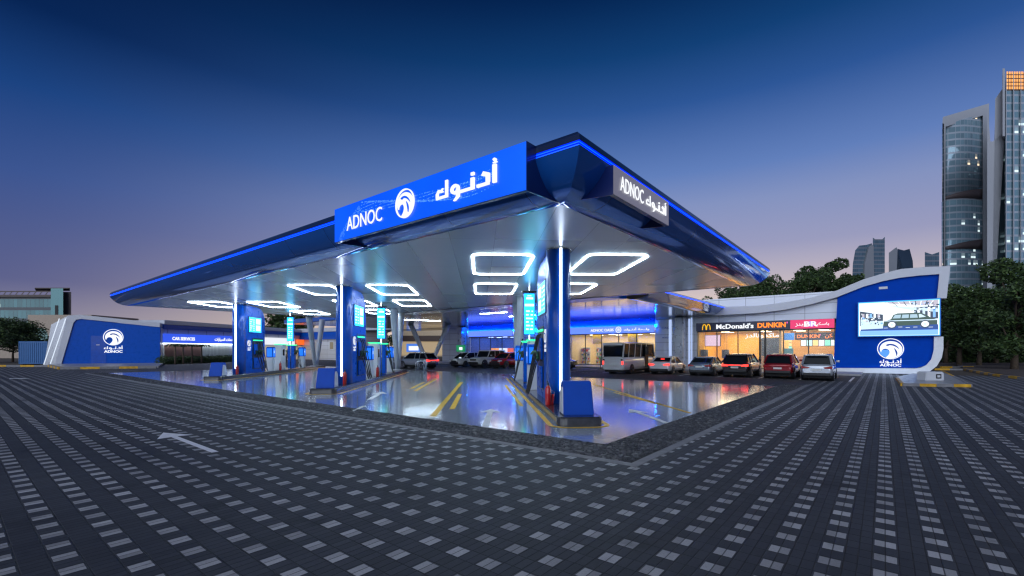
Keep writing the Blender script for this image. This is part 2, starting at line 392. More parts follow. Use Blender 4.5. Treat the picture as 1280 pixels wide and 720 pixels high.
def sett(x, y, lx, ly):
    h = .012+rnd.random()*.014; j = lambda: (rnd.random()-.5)*.018; b.mi = rnd.choice((0,0,0,1,1,2))
    bs_ = [(x+j(), y+j()), (x+lx+j(), y+j()), (x+lx+j(), y+ly+j()), (x+j(), y+ly+j())]
    cx, cy = x+lx/2, y+ly/2; ts = [(cx+(px-cx)*.72, cy+(py-cy)*.72) for px, py in bs_]
    hh = [h+j()*.7 for _ in range(4)]
    b.vf([(px, py, .003) for px, py in bs_]+[(px, py, q) for (px, py), q in zip(ts, hh)], [(4,5,6,7), (0,1,5,4), (1,2,6,5), (2,3,7,6), (3,0,4,7)])
y = BY+.01
while y < Y0-.06:
    x = BX-.005-rnd.random()*.1
    while x > -46.4:
        L_ = .07+rnd.random()*.08+(.1 if x < -20 else 0); sett(x-L_, y, L_-.01, .055); x -= L_
    y += .066
x = X1+.02
while x < BX-.05:
    y = Y0-.02+rnd.random()*.1
    while y < 27.1:
        L_ = .07+rnd.random()*.08; sett(x, y, .055, L_-.01); y += L_
    x += .066
o = b.build('cobble_band', M_sett, None, False); o['kind'] = 'stuff'; tag(o, 'band of dark rough cobbles edging the shiny forecourt floor', 'cobbles')
M_kerb = mat('kerb_stone', (.20,.2,.215), .7, var=.2, vs=4)
b = MB(); T = .16
for i in range(44): x = BX-i; b.box(x-.995, x, BY-T, BY-.003, -.01, .010)
for i in range(21): y = BY+i; b.box(BX+.003, BX+T, y, y+.995, -.01, .010)
b.box(BX+.0, BX+T, BY-T, BY-.005, -.01, .010); struct(b.build('edging_kerb', M_kerb))
# painted lines on the forecourt
ZM = .018
def poly_mark(name, pts, m, z=ZM):
    b = MB(); b.face([(p[0], p[1], z) for p in pts]); o = b.build(name, m)
    if o.data.polygons[0].normal.z < 0: o.data.flip_normals()
    return struct(o)
D_ = Vector((-sin(LANE), cos(LANE), 0)); R_ = Vector((cos(LANE), sin(LANE), 0))
def stripe(name, p, q, w, m, z=ZM):
    p, q = Vector(p), Vector(q); p.z = q.z = 0; d = (q-p).normalized(); s = Vector((-d.y, d.x, 0))*w/2
    return poly_mark(name, [p-s, q-s, q+s, p+s], m, z)
def clip(p): return p
stripe('lane_line', gr(541,521), gr(577,478), .17, M_yel)
stripe('lane_line', gr(565,512), gr(575,493), .16, M_yel)
stripe('lane_line', gr(514,486), gr(530,478), .14, M_yel)
stripe('lane_line', gr(519,489), gr(545,474), .16, M_yel)
stripe('lane_line', gr(632,482), gr(652,508), .12, M_yel)
stripe('lane_line', gr(742,481), gr(863,517), .12, M_yel)
stripe('lane_line', gr(768,491), gr(828,507), .12, M_yel)
stripe('lane_line', gr(440,515), gr(455,508), .1, M_wpt)
def arrow(tip, tail, w, hl, hw, m, z=ZM):
    tip, tail = Vector(tip), Vector(tail); tip.z = tail.z = 0; d = (tail-tip).normalized(); s = Vector((-d.y, d.x, 0)); n_ = tip+d*hl
    poly_mark('direction_arrow', [tip, n_+s*hw, n_+d*-.05+s*w, tail+s*w, tail-s*w, n_+d*-.05-s*w, n_-s*hw], m, z)
arrow(gr(786,512), gr(832,529), .07, .75, .28, M_wpt)
arrow(gr(614,512), gr(606,536), .08, .7, .3, M_wpt)
arrow(gr(478,490), gr(462,500), .09, .9, .3, M_wpt)
arrow(gr(204,541), gr(269,565.5), .055, .80, .30, mat('arrow_paint', (.74,.74,.78), .55, var=.1, vs=10), .006)
arrow(gr(12,472.8), gr(34,473.6), .16, .9, .4, M_wpt, .006)
# parking bay lines between the parked cars
for x in (-16.9, -13.9, -11.0, -8.5, -6.1, -3.9, -1.5, -20, -23, -26, -29, -32, -35, -38):
    stripe('bay_line', (x, 32.0, 0), (x, 36.9, 0), .12, M_wpt, .009)

# pavement in front of the shops
M_walk = mat('pavement', (.30,.30,.32), .35, var=.12, vs=1.5, rvar=.1)
b = MB(); b.box(-56, -1.2, 39.3, 44.6, -.02, .13); struct(b.build('shop_pavement', M_walk))
M_ky = mat('kerb_yellow', (.60,.33,.015), .6, var=.35, vs=4)
def painted_kerb(pts, h=.16, w=.3, step=1.6, start=0, name='painted_kerb'):
    b = MB(); k = start
    for p, q in zip(pts, pts[1:]):
        p, q = Vector((*p[:2], 0)), Vector((*q[:2], 0)); n_ = max(1, round((q-p).length/step)); d = (q-p)/n_
        for i in range(n_):
            b.mi = k % 2; k += 1; b.bar(p+d*i+Vector((0,0,h/2-.01)), p+d*(i+.985)+Vector((0,0,h/2-.01)), w, h)
    return struct(b.build(name, [M_kerb, M_ky]))
def island(pts, h, m, name='traffic_island'):
    b = MB(); b.prism([p[:2] for p in pts], 0, h, lambda u, v, w: (u, v, w)); return struct(b.build(name, m))

# ---------------------------------------------------------------- station canopy
ZC, CX0, CX1, CY0, CY1 = 4.78, -39.55, -5.15, 8.0, 23.3
M_roof = mat('roof_sheet', (.015,.03,.09), .3, .3, .3)
canopy = empty('station_canopy', (-22.4, 15.6, 0), 0, 'huge flat canopy with navy curved edge, blue light line and silver ceiling over the forecourt', 'canopy')
def pc(o):                                       # parent without moving
    o.parent = canopy; o.matrix_parent_inverse = Matrix.Translation(canopy.location).inverted(); return o
def rect(w, z): return [(CX0-w, CY0-w, z), (CX1+w, CY0-w, z), (CX1+w, CY1+w, z), (CX0-w, CY1+w, z)]
b = MB(); b.face(rect(0, ZC)); pc(b.build('ceiling', M_ceil))
prof = [(0,4.78), (.10,4.765), (.25,4.77), (.42,4.805), (.58,4.875), (.72,4.975), (.84,5.10), (.94,5.24), (1.02,5.38)]
b = MB(); b.loft([rect(w, z) for w, z in prof], True, False, False)
for f in b.b.faces: f.smooth = False
# smooth only along the profile: split the four mitres by lofting each side on its own
b.b.clear()
for s in range(4):
    rings = []
    for w, z in prof:
        r = rect(w, z); p, q = Vector(r[s]), Vector(r[(s+1) % 4]); rings.append([p+(q-p)*i/12 for i in range(13)])
    b.loft(rings, False, False)
pc(b.build('fascia', M_hull))
b = MB(); b.loft([rect(w, z) for w, z in ((1.02,5.385), (.95,5.39), (.95,5.47), (1.02,5.475))], True, False, False); pc(b.build('light_channel', M_hull))
b = MB()
for z in (5.398, 5.448):
    r0, r1 = rect(.985, z), rect(.985, z+.022)
    b.loft([r0, r1], True, False, False)
pc(b.build('led_strip', E_blue))
b = MB(); b.loft([rect(w, z) for w, z in ((1.02,5.48), (.99,5.60), (.90,5.69), (.75,5.74), (.2,5.76))], True, True, False); pc(b.build('roof', M_roof))
# rounded light rings set in the ceiling
def rring(hw, hl, r, t, z, bend=5):
    outs = []
    for o_ in (0, t):
        P = []
        for cx, cy, a0 in ((hw-r, hl-r, 0), (-hw+r, hl-r, 90), (-hw+r, -hl+r, 180), (hw-r, -hl+r, 270)):
            for i in range(bend+1):
                a = radians(a0+90*i/bend); P.append((cx+(r-o_)*cos(a), cy+(r-o_)*sin(a)))
        outs.append(P)
    return outs
A0 = cw(1.60, 10.65); B0 = cw(-7.65, 18.45); C0 = cw(-17.54, 26.8)
rp = rring(1.0, 1.95, .34, .065, 0)
def ceiling_light(c):
    b = MB(); Mx = Matrix.Translation((c.x, c.y, 0)) @ Matrix.Rotation(LANE, 4, 'Z')
    k = len(rp[0]); vs = [Mx @ Vector((x, y, z)) for z in (ZC-.02,) for P in rp for x, y in P]+[Mx @ Vector((x, y, ZC-.002)) for P in rp for x, y in P]
    fs = []
    for i in range(k):
        j = (i+1) % k; fs += [(i, j, k+j, k+i), (i, 2*k+i, 2*k+j, j), (k+i, k+j, 3*k+j, 3*k+i)]
    b.vf(vs, fs); o = pc(b.build('ceiling_light', E_ring)); return o
def inside(c): return CX0+.9 < c.x < CX1-.9 and CY0+.9 < c.y < CY1-.9
def lightrow(A, X0, ds):
    for dx in (-1.60, 2.05):
        for d in ds:
            c = cw(X0+dx - .07*(d-A), d)
            if inside(c): ceiling_light(c)
lightrow(16.3, 1.20, (16.3, 22.7))
lightrow(23.1, -7.97, (23.1, 29.6, 36.1))
lightrow(30.5, -17.8, (30.5, 37.0, 43.4))

# ---------------------------------------------------------------- V columns under the canopy
M_col = mat('column_paint', (.50,.53,.58), .35, var=.05)
def v_column(c, splay, ztop, r0, r1, ang, label, k=18, ry=.55, zb=.0):
    t = empty('v_column', (c.x, c.y, zb), ang, label, 'column', 'white V-shaped columns')
    for s in (-1, 1):
        b = MB(); rings = []
        for i in range(9):
            f = i/8; r = r0+(r1-r0)*f
            rings.append([(r*ry*cos(2*pi*j/k), s*(.18+(splay/2-.18)*f)+r*sin(2*pi*j/k), (ztop-zb)*f) for j in range(k)])
        b.loft(rings); b.build('leg', M_col, t)
    b = MB(); b.box(-.35, .35, -.55, .55, 0, .06, bev=.02); b.build('base_plate', M_grey, t)
    return t
for P, lab in ((A0, 'white V column at the far end of the nearest fuel island'), (B0, 'white V column at the end of the middle fuel island'), (C0, 'open white V column at the end of the farthest fuel island')):
    c = P + D_*17.1; v_column(c, 3.6, ZC, .27, .46, LANE, lab, zb=.23)

# ---------------------------------------------------------------- canopy signs
M_signbody = mat('sign_body', (.004,.015,.11), .3, 0, .5)
def face_emit():
    m, N, L, b = nodes_mat('lit_blue_face'); g = NG(N, L)
    t = N.new('ShaderNodeTexCoord'); a = N.new('ShaderNodeTexNoise'); a.inputs['Scale'].default_value = .45; L.new(t.outputs['Object'], a.inputs['Vector'])
    L.new(g.mix(a.outputs[0], (.0,.05,.92), (.0,.15,1.0)), b.inputs['Emission Color']); b.inputs['Emission Strength'].default_value = 1.0
    b.inputs['Base Color'].default_value = (0,.02,.2,1); b.inputs['Roughness'].default_value = .3; return m
E_face = face_emit()
sx0, sx1, sz0, sz1, sy = -11.67, -5.09, 4.72, 5.63, 6.70
sg = empty('fascia_sign', ((sx0+sx1)/2, sy, sz0), 0, 'wide bright blue lit sign with white falcon emblem on the near left canopy edge', 'sign')
hw = (sx1-sx0)/2; H = sz1-sz0
def housing(t, hw, H, cheek, top):
    b = MB(); b.box(-hw, hw, .012, .10, 0, H-.002); b.build('housing', M_signbody, t)
    for s_ in (-1, 1):
        b = MB(); b.prism(cheek, s_*(hw-.03), s_*hw, lambda u, v, w: (w, u, v)); b.build('end_panel', M_signbody, t)
    b = MB(); b.box(-hw+.031, hw-.031, .101, top, H-.03, H-.001); b.build('top_panel', M_roof, t)
housing(sg, hw, H, [(.101,0), (.101,H-.002), (.33,H-.002), (.30,.66), (.37,.52), (.59,.255), (.89,.085), (1.2,.045)], .33)
b = MB(); b.box(-hw+.01, hw-.01, 0, .011, .01, H-.01); b.build('lit_face', E_face, sg)
text('lettering', 'ADNOC', E_letter, sg, (-hw+1.42, -.02, H*.43), 1.55, .35, 0, .012, .0)
emblem(sg, (-hw+3.08, -.02, H*.50), .335, 0, E_letter, E_face)
art('arabic_lettering', AR, E_letter, sg, (-hw+5.02, -.02, H*.50), .70, .50, 0, .03)
b = MB(); rnd = random.Random(5)                                   # dotted waves printed on the face
for w_ in range(7):
    for i in range(150):
        u = .1+i*.043; z = H*(.52+.065*w_-.02*w_)+.17*sin(u*.95+w_*.12)+.05*sin(u*2.1+w_)-.06
        if rnd.random() < .25 or not .05 < z < H-.04 or not (1.3 < u < 5.9): continue
        r = .0055+.0035*rnd.random(); b.face([(-hw+u-r, -.004, z-r), (-hw+u+r, -.004, z-r), (-hw+u+r, -.004, z+r), (-hw+u-r, -.004, z+r)])
for k in range(5):
    for i in range(26):
        f = i/26; u0 = .25+.95*f+k*.02; z0_ = .05+.72*f**.7-k*.03; u1 = .25+.95*(f+.036)+k*.02; z1_ = .05+.72*(f+.036)**.7-k*.03
        if rnd.random() < .35: continue
        if z1_ < H-.03: b.vf([(-hw+u0, -.004, z0_), (-hw+u1, -.004, z1_), (-hw+u1, -.004, z1_+.008), (-hw+u0, -.004, z0_+.008)], [(0,1,2,3)])
b.build('dotted_pattern', lit('dot_led', (.18,.55,1), 1.1), sg, False)['kind'] = 'stuff'
# grey sign on the right edge
gx, gy0, gy1, gz0, gz1 = -4.0, 8.02, 10.90, 4.76, 5.33
s2 = empty('fascia_sign', (gx, (gy0+gy1)/2, gz0), radians(90), 'small grey sign with white lettering on the near right canopy edge', 'sign')
hw = (gy1-gy0)/2; H = gz1-gz0
housing(s2, hw, H, [(.101,0), (.101,H-.002), (.17,H-.01), (.22,.48), (.44,.215), (.74,.05)], .15)
b = MB(); b.box(-hw+.008, hw-.008, 0, .011, .008, H-.008); b.build('grey_face', mat('grey_face', (.12,.12,.14), .3, .3, emit=(.16,.15,.19), es=.75), s2)
text('lettering', 'ADNOC', E_letter, s2, (-hw+.80, -.02, H*.5), 1.10, .29, 0, .012, -.004)
art('arabic_lettering', AR, E_letter, s2, (-hw+2.06, -.02, H*.48), .46, .31, 0, .008)

# ---------------------------------------------------------------- fuel islands
M_stone = mat('island_stone', (.035,.037,.042), .18, 0, .4, var=.3, vs=6)
M_tray = mat('nozzle_tray', (.01,.02,.05), .3)
def rounded_end(w, L, r, k=6):
    P = [(w, L)]; P += [(-w, L)]
    for i in range(k+1): a = pi+pi/2*i/k; P.append((-w+r+r*cos(a), r+r*sin(a)))
    for i in range(k+1): a = 1.5*pi+pi/2*i/k; P.append((w-r+r*cos(a), r+r*sin(a)))
    return P
KH = .23
def make_island():
    t = empty('fuel_island', (0,0,0)); P = rounded_end(.54, 18.2, .22); Q = [(x*.95, .03+y*.997) for x, y in P]
    b = MB(); b.loft([[(x, y, 0) for x, y in P], [(x, y, KH-.03) for x, y in P], [(x, y, KH) for x, y in Q]], True, True, False); b.build('kerb', M_stone, t)
    b = MB(); O = rounded_end(.74, 18.4, .5); I = rounded_end(.62, 18.4, .35)
    k = len(O); b.vf([(x, y-.2, .018) for x, y in O]+[(x, y-.08, .018) for x, y in I], [(i, i+1, k+i+1, k+i) for i in range(1, k-1)]+[(k-1, 0, k, 2*k-1)])
    b.build('painted_outline', M_yel, t); return t
def make_barrier():
    t = empty('island_barrier', (0,0,0))
    def sect(z, y0, y1, w): return [(-w, y0, z), (w, y0, z), (w, y1, z), (-w, y1, z)]
    b = MB(); b.loft([sect(0, 0, .62, .37), sect(.70, .17, .58, .345), sect(.80, .21, .50, .345)], True, True, False)
    bmesh.ops.bevel(b.b, geom=list(b.b.edges), offset=.02, segments=2, affect='EDGES'); b.build('body', mat('barrier_blue', (.0,.055,.38), .55, spec=.2), t)
    for s in (-1, 1):
        b = MB(); b.prism([(.06,.03), (.56,.03), (.52,.52), (.40,.66), (.21,.66)], s*.352, s*.374, lambda u, v, w: (w, u, v)); b.build('side_panel', M_white, t)
    b = MB(); b.box(-.36, .36, .03, .6, -.001, .035); b.build('plinth', M_dark, t)
    return t
def hose(b, p, q, sag, r=.016, k=12, out=.0):
    pts = []
    for i in range(k+1):
        f = i/k; a = p.lerp(q, f); a = a + Vector((out*4*f*(1-f), 0, -sag*4*f*(1-f))); pts.append(a)
    b.tube(pts, r, 6)
def nozzles(t, x, ys, z, s, n=2):
    for y in ys:
        g = MB(); g.box(x-.01, x+s*.09, y-.07, y+.07, z-.17, z+.17, bev=.015) if s > 0 else g.box(x-.09, x+.01, y-.07, y+.07, z-.17, z+.17, bev=.015)
        g.build('nozzle_holster', M_dark, t)
        g = MB(); g.tube([(x+s*.10, y, z-.10), (x+s*.14, y, z+.10), (x+s*.22, y, z+.17), (x+s*.30, y, z+.05)], [.03,.035,.028,.014], 8); g.build('nozzle', mat('nozzle_green', (.01,.10,.04), .3, 0, .5), t)
        g = MB(); hose(g, Vector((x+s*.12, y, z-.12)), Vector((x+s*.05, y+.3, 1.55)), 0, .018); g.b.clear()
        pts = [(x+s*.12, y, z-.1), (x+s*.24, y+.04, z-.5), (x+s*.36, y+.10, .30), (x+s*.44, y+.16, .08), (x+s*.38, y+.22, .26), (x+s*.22, y+.24, z-.2), (x+s*.08, y+.22, z+.55), (x+s*.0, y+.2, z+.75)]
        sp = []
        V = [Vector(p) for p in pts]
        for i in range(len(V)-1):
            p0, p1, p2, p3 = V[max(i-1,0)], V[i], V[i+1], V[min(i+2, len(V)-1)]
            for j in range(4):
                q = j/4; sp.append(.5*(2*p1+(p2-p0)*q+(2*p0-5*p1+4*p2-p3)*q*q+(3*p1-p0-3*p2+p3)*q**3))
        g.tube(sp+[V[-1]], .021, 6); g.build('hose', M_rub, t)
def screen_art(t, x, y0, y1, z0, z1, s, nm='price_screen'):
    """lit screen with pale blocks and rows of marks, on a side face (s = +1 or -1 along x)"""
    b = MB(); b.box(x-.0, x+s*.03, y0-.04, y1+.04, z0-.04, z1+.04) if s > 0 else b.box(x+s*.03, x, y0-.04, y1+.04, z0-.04, z1+.04)
    fr = b.build('screen_frame', M_dark, t)
    b = MB(); X = x+s*.034; b.vf([(X, y0, z0), (X, y1, z0), (X, y1, z1), (X, y0, z1)], [(0,1,2,3)]); b.build(nm, E_cyan, t, False)
    b = MB(); X = x+s*.038; L = y1-y0; Hh = z1-z0; q = lambda a, c, d, e: b.vf([(X, y0+a*L, z0+d*Hh), (X, y0+c*L, z0+d*Hh), (X, y0+c*L, z0+e*Hh), (X, y0+a*L, z0+e*Hh)], [(0,1,2,3)])
    q(.55, .93, .10, .48); q(.55, .93, .56, .92)
    for i in range(6): q(.06, .18+.05*((i*7) % 3), .10+.14*i, .17+.14*i); q(.32, .44, .10+.14*i, .16+.14*i)
    b.build('screen_graphics', E_cyanw, t, False)
def make_totem():
    """round-fronted pump totem; origin at the column foot on top of the kerb"""
    t = empty('pump_totem', (0,0,0)); Z = ZC-KH
    R = .34; P = [(R*cos(a), R*.98*sin(a)) for a in [pi+pi*i/16 for i in range(17)]]+[(R, .25), (-R, .25)]
    b = MB(); b.loft([[(x, y, z) for x, y in P] for z in (0, Z-.02)], True, True, True); b.build('column', M_blue2, t)
    b = MB(); b.box(-.03, .03, -R-.03, -R+.03, .35, Z-.03); b.build('led_strip', E_white, t)
    b = MB(); b.loft([[((R+.03)*cos(2*pi*i/24), (R+.03)*sin(2*pi*i/24), z) for i in range(24)] for z in (Z-.05, Z-.003)], True, True); b.build('top_collar', M_steel, t)
    # fin with a rounded back top corner, recess cut low at the back
    Zf = Z-.06
    def fin(y0, y1, r, z0, z1, k=10): return [(y0, z0), (y1, z0)]+[(y1-r+r*cos(pi/2*i/k), z1-r*.8+r*.8*sin(pi/2*i/k)) for i in range(k+1)]+[(y0, z1)]
    b = MB(); b.prism(fin(.252, 3.05, 1.1, 0, Zf), -.27, .27, lambda u, v, w: (w, u, v)); b.build('fin', M_blue, t)
    for s in (-1, 1):
        screen_art(t, s*.272, .75, 2.45, 2.75, 3.75, s)
        b = MB(); X = s*.272; b.box(min(X, X+s*.012), max(X, X+s*.012), 1.25, 2.75, .25, 2.35); b.build('pump_recess', M_tray, t)
        b = MB(); X = s*.286; b.box(min(X, X+s*.03), max(X, X+s*.03), 1.35, 2.65, 2.18, 2.24); b.build('green_light', E_green, t)
        b = MB(); X = s*.286; b.box(min(X, X+s*.05), max(X, X+s*.05), 1.4, 2.6, .3, 1.02, bev=.015); b.build('lower_panel', M_blue, t)
        b = MB(); X = s*.286; b.box(min(X, X+s*.06), max(X, X+s*.06), 1.4, 1.85, 1.25, 1.95, bev=.015); b.build('keypad', M_blue, t)
        nozzles(t, s*.30, (1.6, 1.95, 2.3), 1.35, s)
        rz = radians(90)*s; off = Vector((s*.29, .78, 2.0))
        emblem(t, off, .21, rz, lit('emblem_white', (.8,.85,.95), .9), M_blue, .025)
        art('arabic_lettering', AR, lit('emblem_white', (1,1,1), 1), t, off+Vector((0,0,-.32)), .155, .13, rz, .02)
        text('lettering', 'ADNOC', lit('emblem_white', (1,1,1), 1), t, off+Vector((0,0,-.45)), .38, .09, rz, .02)
    b = MB(); b.cyl((-.46, -.25), .075, .02, .50, 14); b.cyl((-.46, -.25), .03, .50, .58, 8); b.b.clear(); b.b.free()
    return t
def make_pole_screen():
    t = empty('price_pole', (0,0,0)); Z = ZC-KH
    b = MB(); b.cyl((0, .1), .06, .0, Z, 14); b.build('pole', M_steel, t)
    b = MB(); b.box(-.27, .27, -.06, .16, 2.26, 4.26, bev=.02); b.build('screen_housing', M_blue2, t)
    for s, y in ((1, -.065), (-1, .165)):
        b = MB(); b.vf([(-.24, y, 2.30), (.24, y, 2.30), (.24, y, 4.22), (-.24, y, 4.22)], [(0,1,2,3)]); b.build('price_screen', E_cyan, t, False)
        b = MB(); y2 = y-s*.004; q = lambda a, c, d, e: b.vf([(a, y2, d), (c, y2, d), (c, y2, e), (a, y2, e)], [(0,1,2,3)])
        q(-.22, .22, 3.62, 3.74); q(-.15, .18, 3.95, 4.05); q(-.10, .10, 4.10, 4.14)
        for i in range(6): q(-.16, -.03+.05*(i % 2), 2.5+.17*i, 2.58+.17*i); q(.02+.04*(i % 3), .17, 2.5+.17*i, 2.57+.17*i)
        b.build('screen_graphics', E_cyanw, t, False)
    b = MB(); b.box(-.34, .34, -.02, .22, 4.30, 4.36); b.build('top_bracket', M_dark, t)
    b = MB(); b.box(-.25, .25, .05, .5, .02, 1.9, bev=.02); b.build('pump_body', M_blue, t)
    b = MB(); b.box(-.33, .33, .0, .55, 1.92, 1.98); b.build('green_light', E_green, t)
    b = MB(); b.cyl((0, -.07), .018, 1.98, 2.26, 8); b.build('lamp_tube', E_white, t); b = MB(); b.cyl((0,-.07), .018, 4.37, Z, 8); b.build('lamp_tube', E_white, t)
    for s in (-1, 1): nozzles(t, s*.25, (.18, .40), 1.35, s)
    return t
def make_terminal(no):
    t = empty('payment_terminal', (0,0,0))
    b = MB(); b.box(-.22, .22, 0, .42, 0, .98, bev=.02); b.build('lower_cabinet', M_white, t)
    b = MB(); b.loft([[(x*w, y0, z), (w, y0, z), (w, y1, z), (x*w, y1, z)] for z, w, y0, y1, x in ((.99,.235,-.02,.44,-1), (1.70,.235,-.02,.44,-1), (1.78,.20,.02,.40,-1))], True, True, False); b.build('head', M_blue, t)
    for s in (-1, 1):
        X = s*.237; b = MB(); b.vf([(X, .03, 1.05), (X, .39, 1.05), (X, .39, 1.66), (X, .03, 1.66)], [(0,1,2,3)]); b.build('screen', lit('pump_screen', (.0,.16,.9), 1.3), t, False)
        text('pump_number', no, lit('number_white', (.8,.9,1), 1.6), t, (X+s*.004, .21, 1.4), .09, .18, radians(90)*s, .006, .01)
    b = MB(); b.vf([(-.18, -.022, 1.05), (.18, -.022, 1.05), (.18, -.022, 1.66), (-.18, -.022, 1.66)], [(0,1,2,3)]); b.build('screen', lit('pump_screen', (0,.1,.8), 1), t, False)
    return t
def make_cabinet():
    t = empty('pump_cabinet', (0,0,0))
    b = MB(); b.box(-.26, .26, 0, .75, 0, 1.95, bev=.03); b.build('body', M_white, t)
    for s in (-1, 1):
        X = s*.261; b = MB(); b.box(min(X, X+s*.01), max(X, X+s*.01), .2, .5, 1.1, 1.6); b.build('display', M_glass, t)
    b = MB(); b.box(-.3, .3, -.04, .8, 1.96, 2.0); b.build('green_light', E_green, t); return t
def make_extinguisher():
    t = empty('fire_extinguisher', (0,0,0)); b = MB()
    b.tube([(0,0,0), (0,0,.02), (0,0,.46), (0,0,.52), (0,0,.56)], [.07,.085,.085,.06,.025], 16); b.build('cylinder', M_red, t)
    b = MB(); b.box(-.02, .02, -.02, .02, .56, .62); b.bar((-.0,-.02,.63), (.0,.12,.66), .025, .02); b.build('valve', M_dark, t)
    b = MB(); b.tube([(0,.04,.60), (.08,.08,.5), (.10,.03,.3), (.09,.0,.1)], .012, 6); b.build('hose', M_rub, t); return t
def make_bin():
    t = empty('fire_bucket', (0,0,0)); b = MB(); b.tube([(0,0,0), (0,0,.02), (0,0,.3)], [.07,.075,.10], 14); b.build('bucket', M_red, t)
    b = MB(); b.tube([(.1*cos(a), 0, .3+.1*sin(a)) for a in [pi*i/8 for i in range(9)]], .006, 5); b.build('handle', M_steel, t); return t
isl, bar_, tot, pol, cab, ext = make_island(), make_barrier(), make_totem(), make_pole_screen(), make_cabinet(), make_extinguisher()
tm_ = {k: make_terminal(k) for k in '123456'}
names = [('nearest', A0, 'second largest'), ('middle', B0, ''), ('farthest', C0, '')]
first = True; tn = iter(('1', '2', '3', '4', '5', '6'))
def put(src, used, P, a, lat, z, label, cat, group, rz=0):
    p = P + D_*a + R_*lat; p.z = z
    o = src if not used else copy_tree(src)
    o.location = p; o.rotation_euler = (0, 0, LANE+rz); tag(o, label, cat, group); return o
for i, (nm, P, _) in enumerate(names):
    u = i > 0; which = {0: 'nearest', 1: 'middle', 2: 'leftmost'}[i]
    put(isl, u, P, 0, 0, 0, f'long dark stone pump island, the {which} of three, outlined in yellow', 'island', 'fuel islands')
    put(bar_, u, P, .30, .02, KH, f'leaning blue barrier box on the front end of the {which} island', 'barrier box', 'barrier boxes')
    put(tot, u, P, 3.0, 0, KH, f'tall blue pump totem with white light strip on the {which} island', 'fuel pump', 'pump totems')
    put(pol, u, P, 11.2, 0, KH, f'cyan price screen on a pole over a pump on the {which} island', 'price screen', 'price screens')
    put(cab, u, P, 8.9, 0, KH, f'white pump cabinet behind the totem on the {which} island', 'cabinet', 'pump cabinets')
    for a, q in ((7.2, 'front'), (13.2, 'rear')):
        k = next(tn); put(tm_[k], False, P, a, .1 if i else -.26, KH, f'blue and white payment terminal, {q} one on the {which} island', 'payment terminal', 'payment terminals')
    put(ext, u, P, 2.45 if i else 2.35, .2 if i else -.42, KH, f'red fire extinguisher beside the totem of the {which} island', 'extinguisher', 'fire extinguishers')
    for a, q in ((8.35, 'front'), ):
        put(ext, True, P, a, .38, KH, f'red fire extinguisher by the white cabinet on the {which} island', 'extinguisher', 'fire extinguishers')
bk = make_bin(); put(bk, False, A0, 2.55, -.30, KH, 'small red fire bucket behind the nearest barrier box', 'bucket', None)
# hoop rail at the middle island's end
hr = empty('hoop_rail', B0+D_*17.0+R_*1.4, LANE, 'low steel hoop barrier beside the middle V column', 'rail')
for i in range(3):
    b = MB(); y = i*.9; b.tube([(0,y,0), (0,y,.75), (.04,y,.85), (.12,y,.9), (.5,y,.9), (.58,y,.85), (.62,y,.75), (.62,y,0)], .035, 8); b.build('hoop', M_steel, hr)
# ---------------------------------------------------------------- shop building (wall plane y = 44.1)
YW = 44.1
E_warm = lit('warm_ceiling', (1,.82,.55), 3.2)
M_fr = mat('window_frame', (.05,.055,.06), .35, .5)
M_cglass = mat('clear_glass', (.9,.95,1), .03, alpha=.12, coat=.0)
def area(name, loc, sx_, sy_, e, col, rot=(0,0,0)):
    d = bpy.data.lights.new(name, 'AREA'); d.shape = 'RECTANGLE'; d.size = sx_; d.size_y = sy_; d.energy = e; d.color = col
    o = bpy.data.objects.new(name, d); C.objects.link(o); o.location = loc; o.rotation_euler = rot; return o
shop = empty('shop_building', (-30, YW, 0), 0, 'long low silver clad shop building with a wavy parapet behind the parked cars', 'building')
def ps(o, root=shop): o.parent = root; o.matrix_parent_inverse = Matrix.Translation(root.location).inverted(); return o
xM0, xM1 = wl(871,410)[0], wl(1043.5,410)[0]           # right-hand shop front
xO0, xO1 = wl(712,410)[0], wl(819,410)[0]              # middle shop front
xL0, xL1 = wl(586,410)[0], wl(642,410)[0]              # left shop front
ZS0, ZS1 = 3.50, 4.24
# wall pieces between openings
b = MB()
def wp(x0, x1, z0, z1, nm='wall', m=None): b = MB(); b.box(x0, x1, YW, YW+.35, z0, z1); ps(b.build(nm, m or M_tile))
xe = -57
wp(xL1, xO0, 0, 5.0); wp(xO1, xM0, 0, 5.0); wp(xL0-5.2, xL0, 0, 5.0)
wp(xM0, -2.9, ZS1+.01, 6.4)
wp(xO1+.02, xM0, 5.001, 6.0)
MBB = mat('blue_band', (.0,.14,.75), .35, 0, 0, spec=.3); wp(xL0, xL1, ZS1-.2, 5.0, 'blue_band', MBB); wp(xO0, xO1, ZS1-.2, 5.0, 'blue_band', MBB)
# pilasters and wall lights by the middle
b = MB(); px0, px1 = wl(846,410)[0], wl(858,410)[0]; b.box(px0, px1, YW-.9, YW, 0, 4.9, bev=.1); ps(b.build('pillar', M_grey))
b = MB(); b.box(px1+.20, px1+.36, YW-.06, YW, .3, 4.7); b.box(xM0-.5, xM0-.42, YW-.06, YW, .3, 4.8); b.box(px0-.75, px0-.5, YW-.06, YW, .3, 4.7); ps(b.build('wall_light', lit('soft_wall_light', (.50,.64,1), .9)))
b = MB(); x = wl(579,410)[0]; b.box(x-.1, x+.02, YW-.5, YW-.4, .1, 4.85); ps(b.build('wall_light', lit('soft_wall_light', (.50,.64,1), .9)))
b = MB(); b.box(xL0-1.3, xL0-.55, YW-.9, YW, .13, 4.9, bev=.1); ps(b.build('pillar', M_grey))
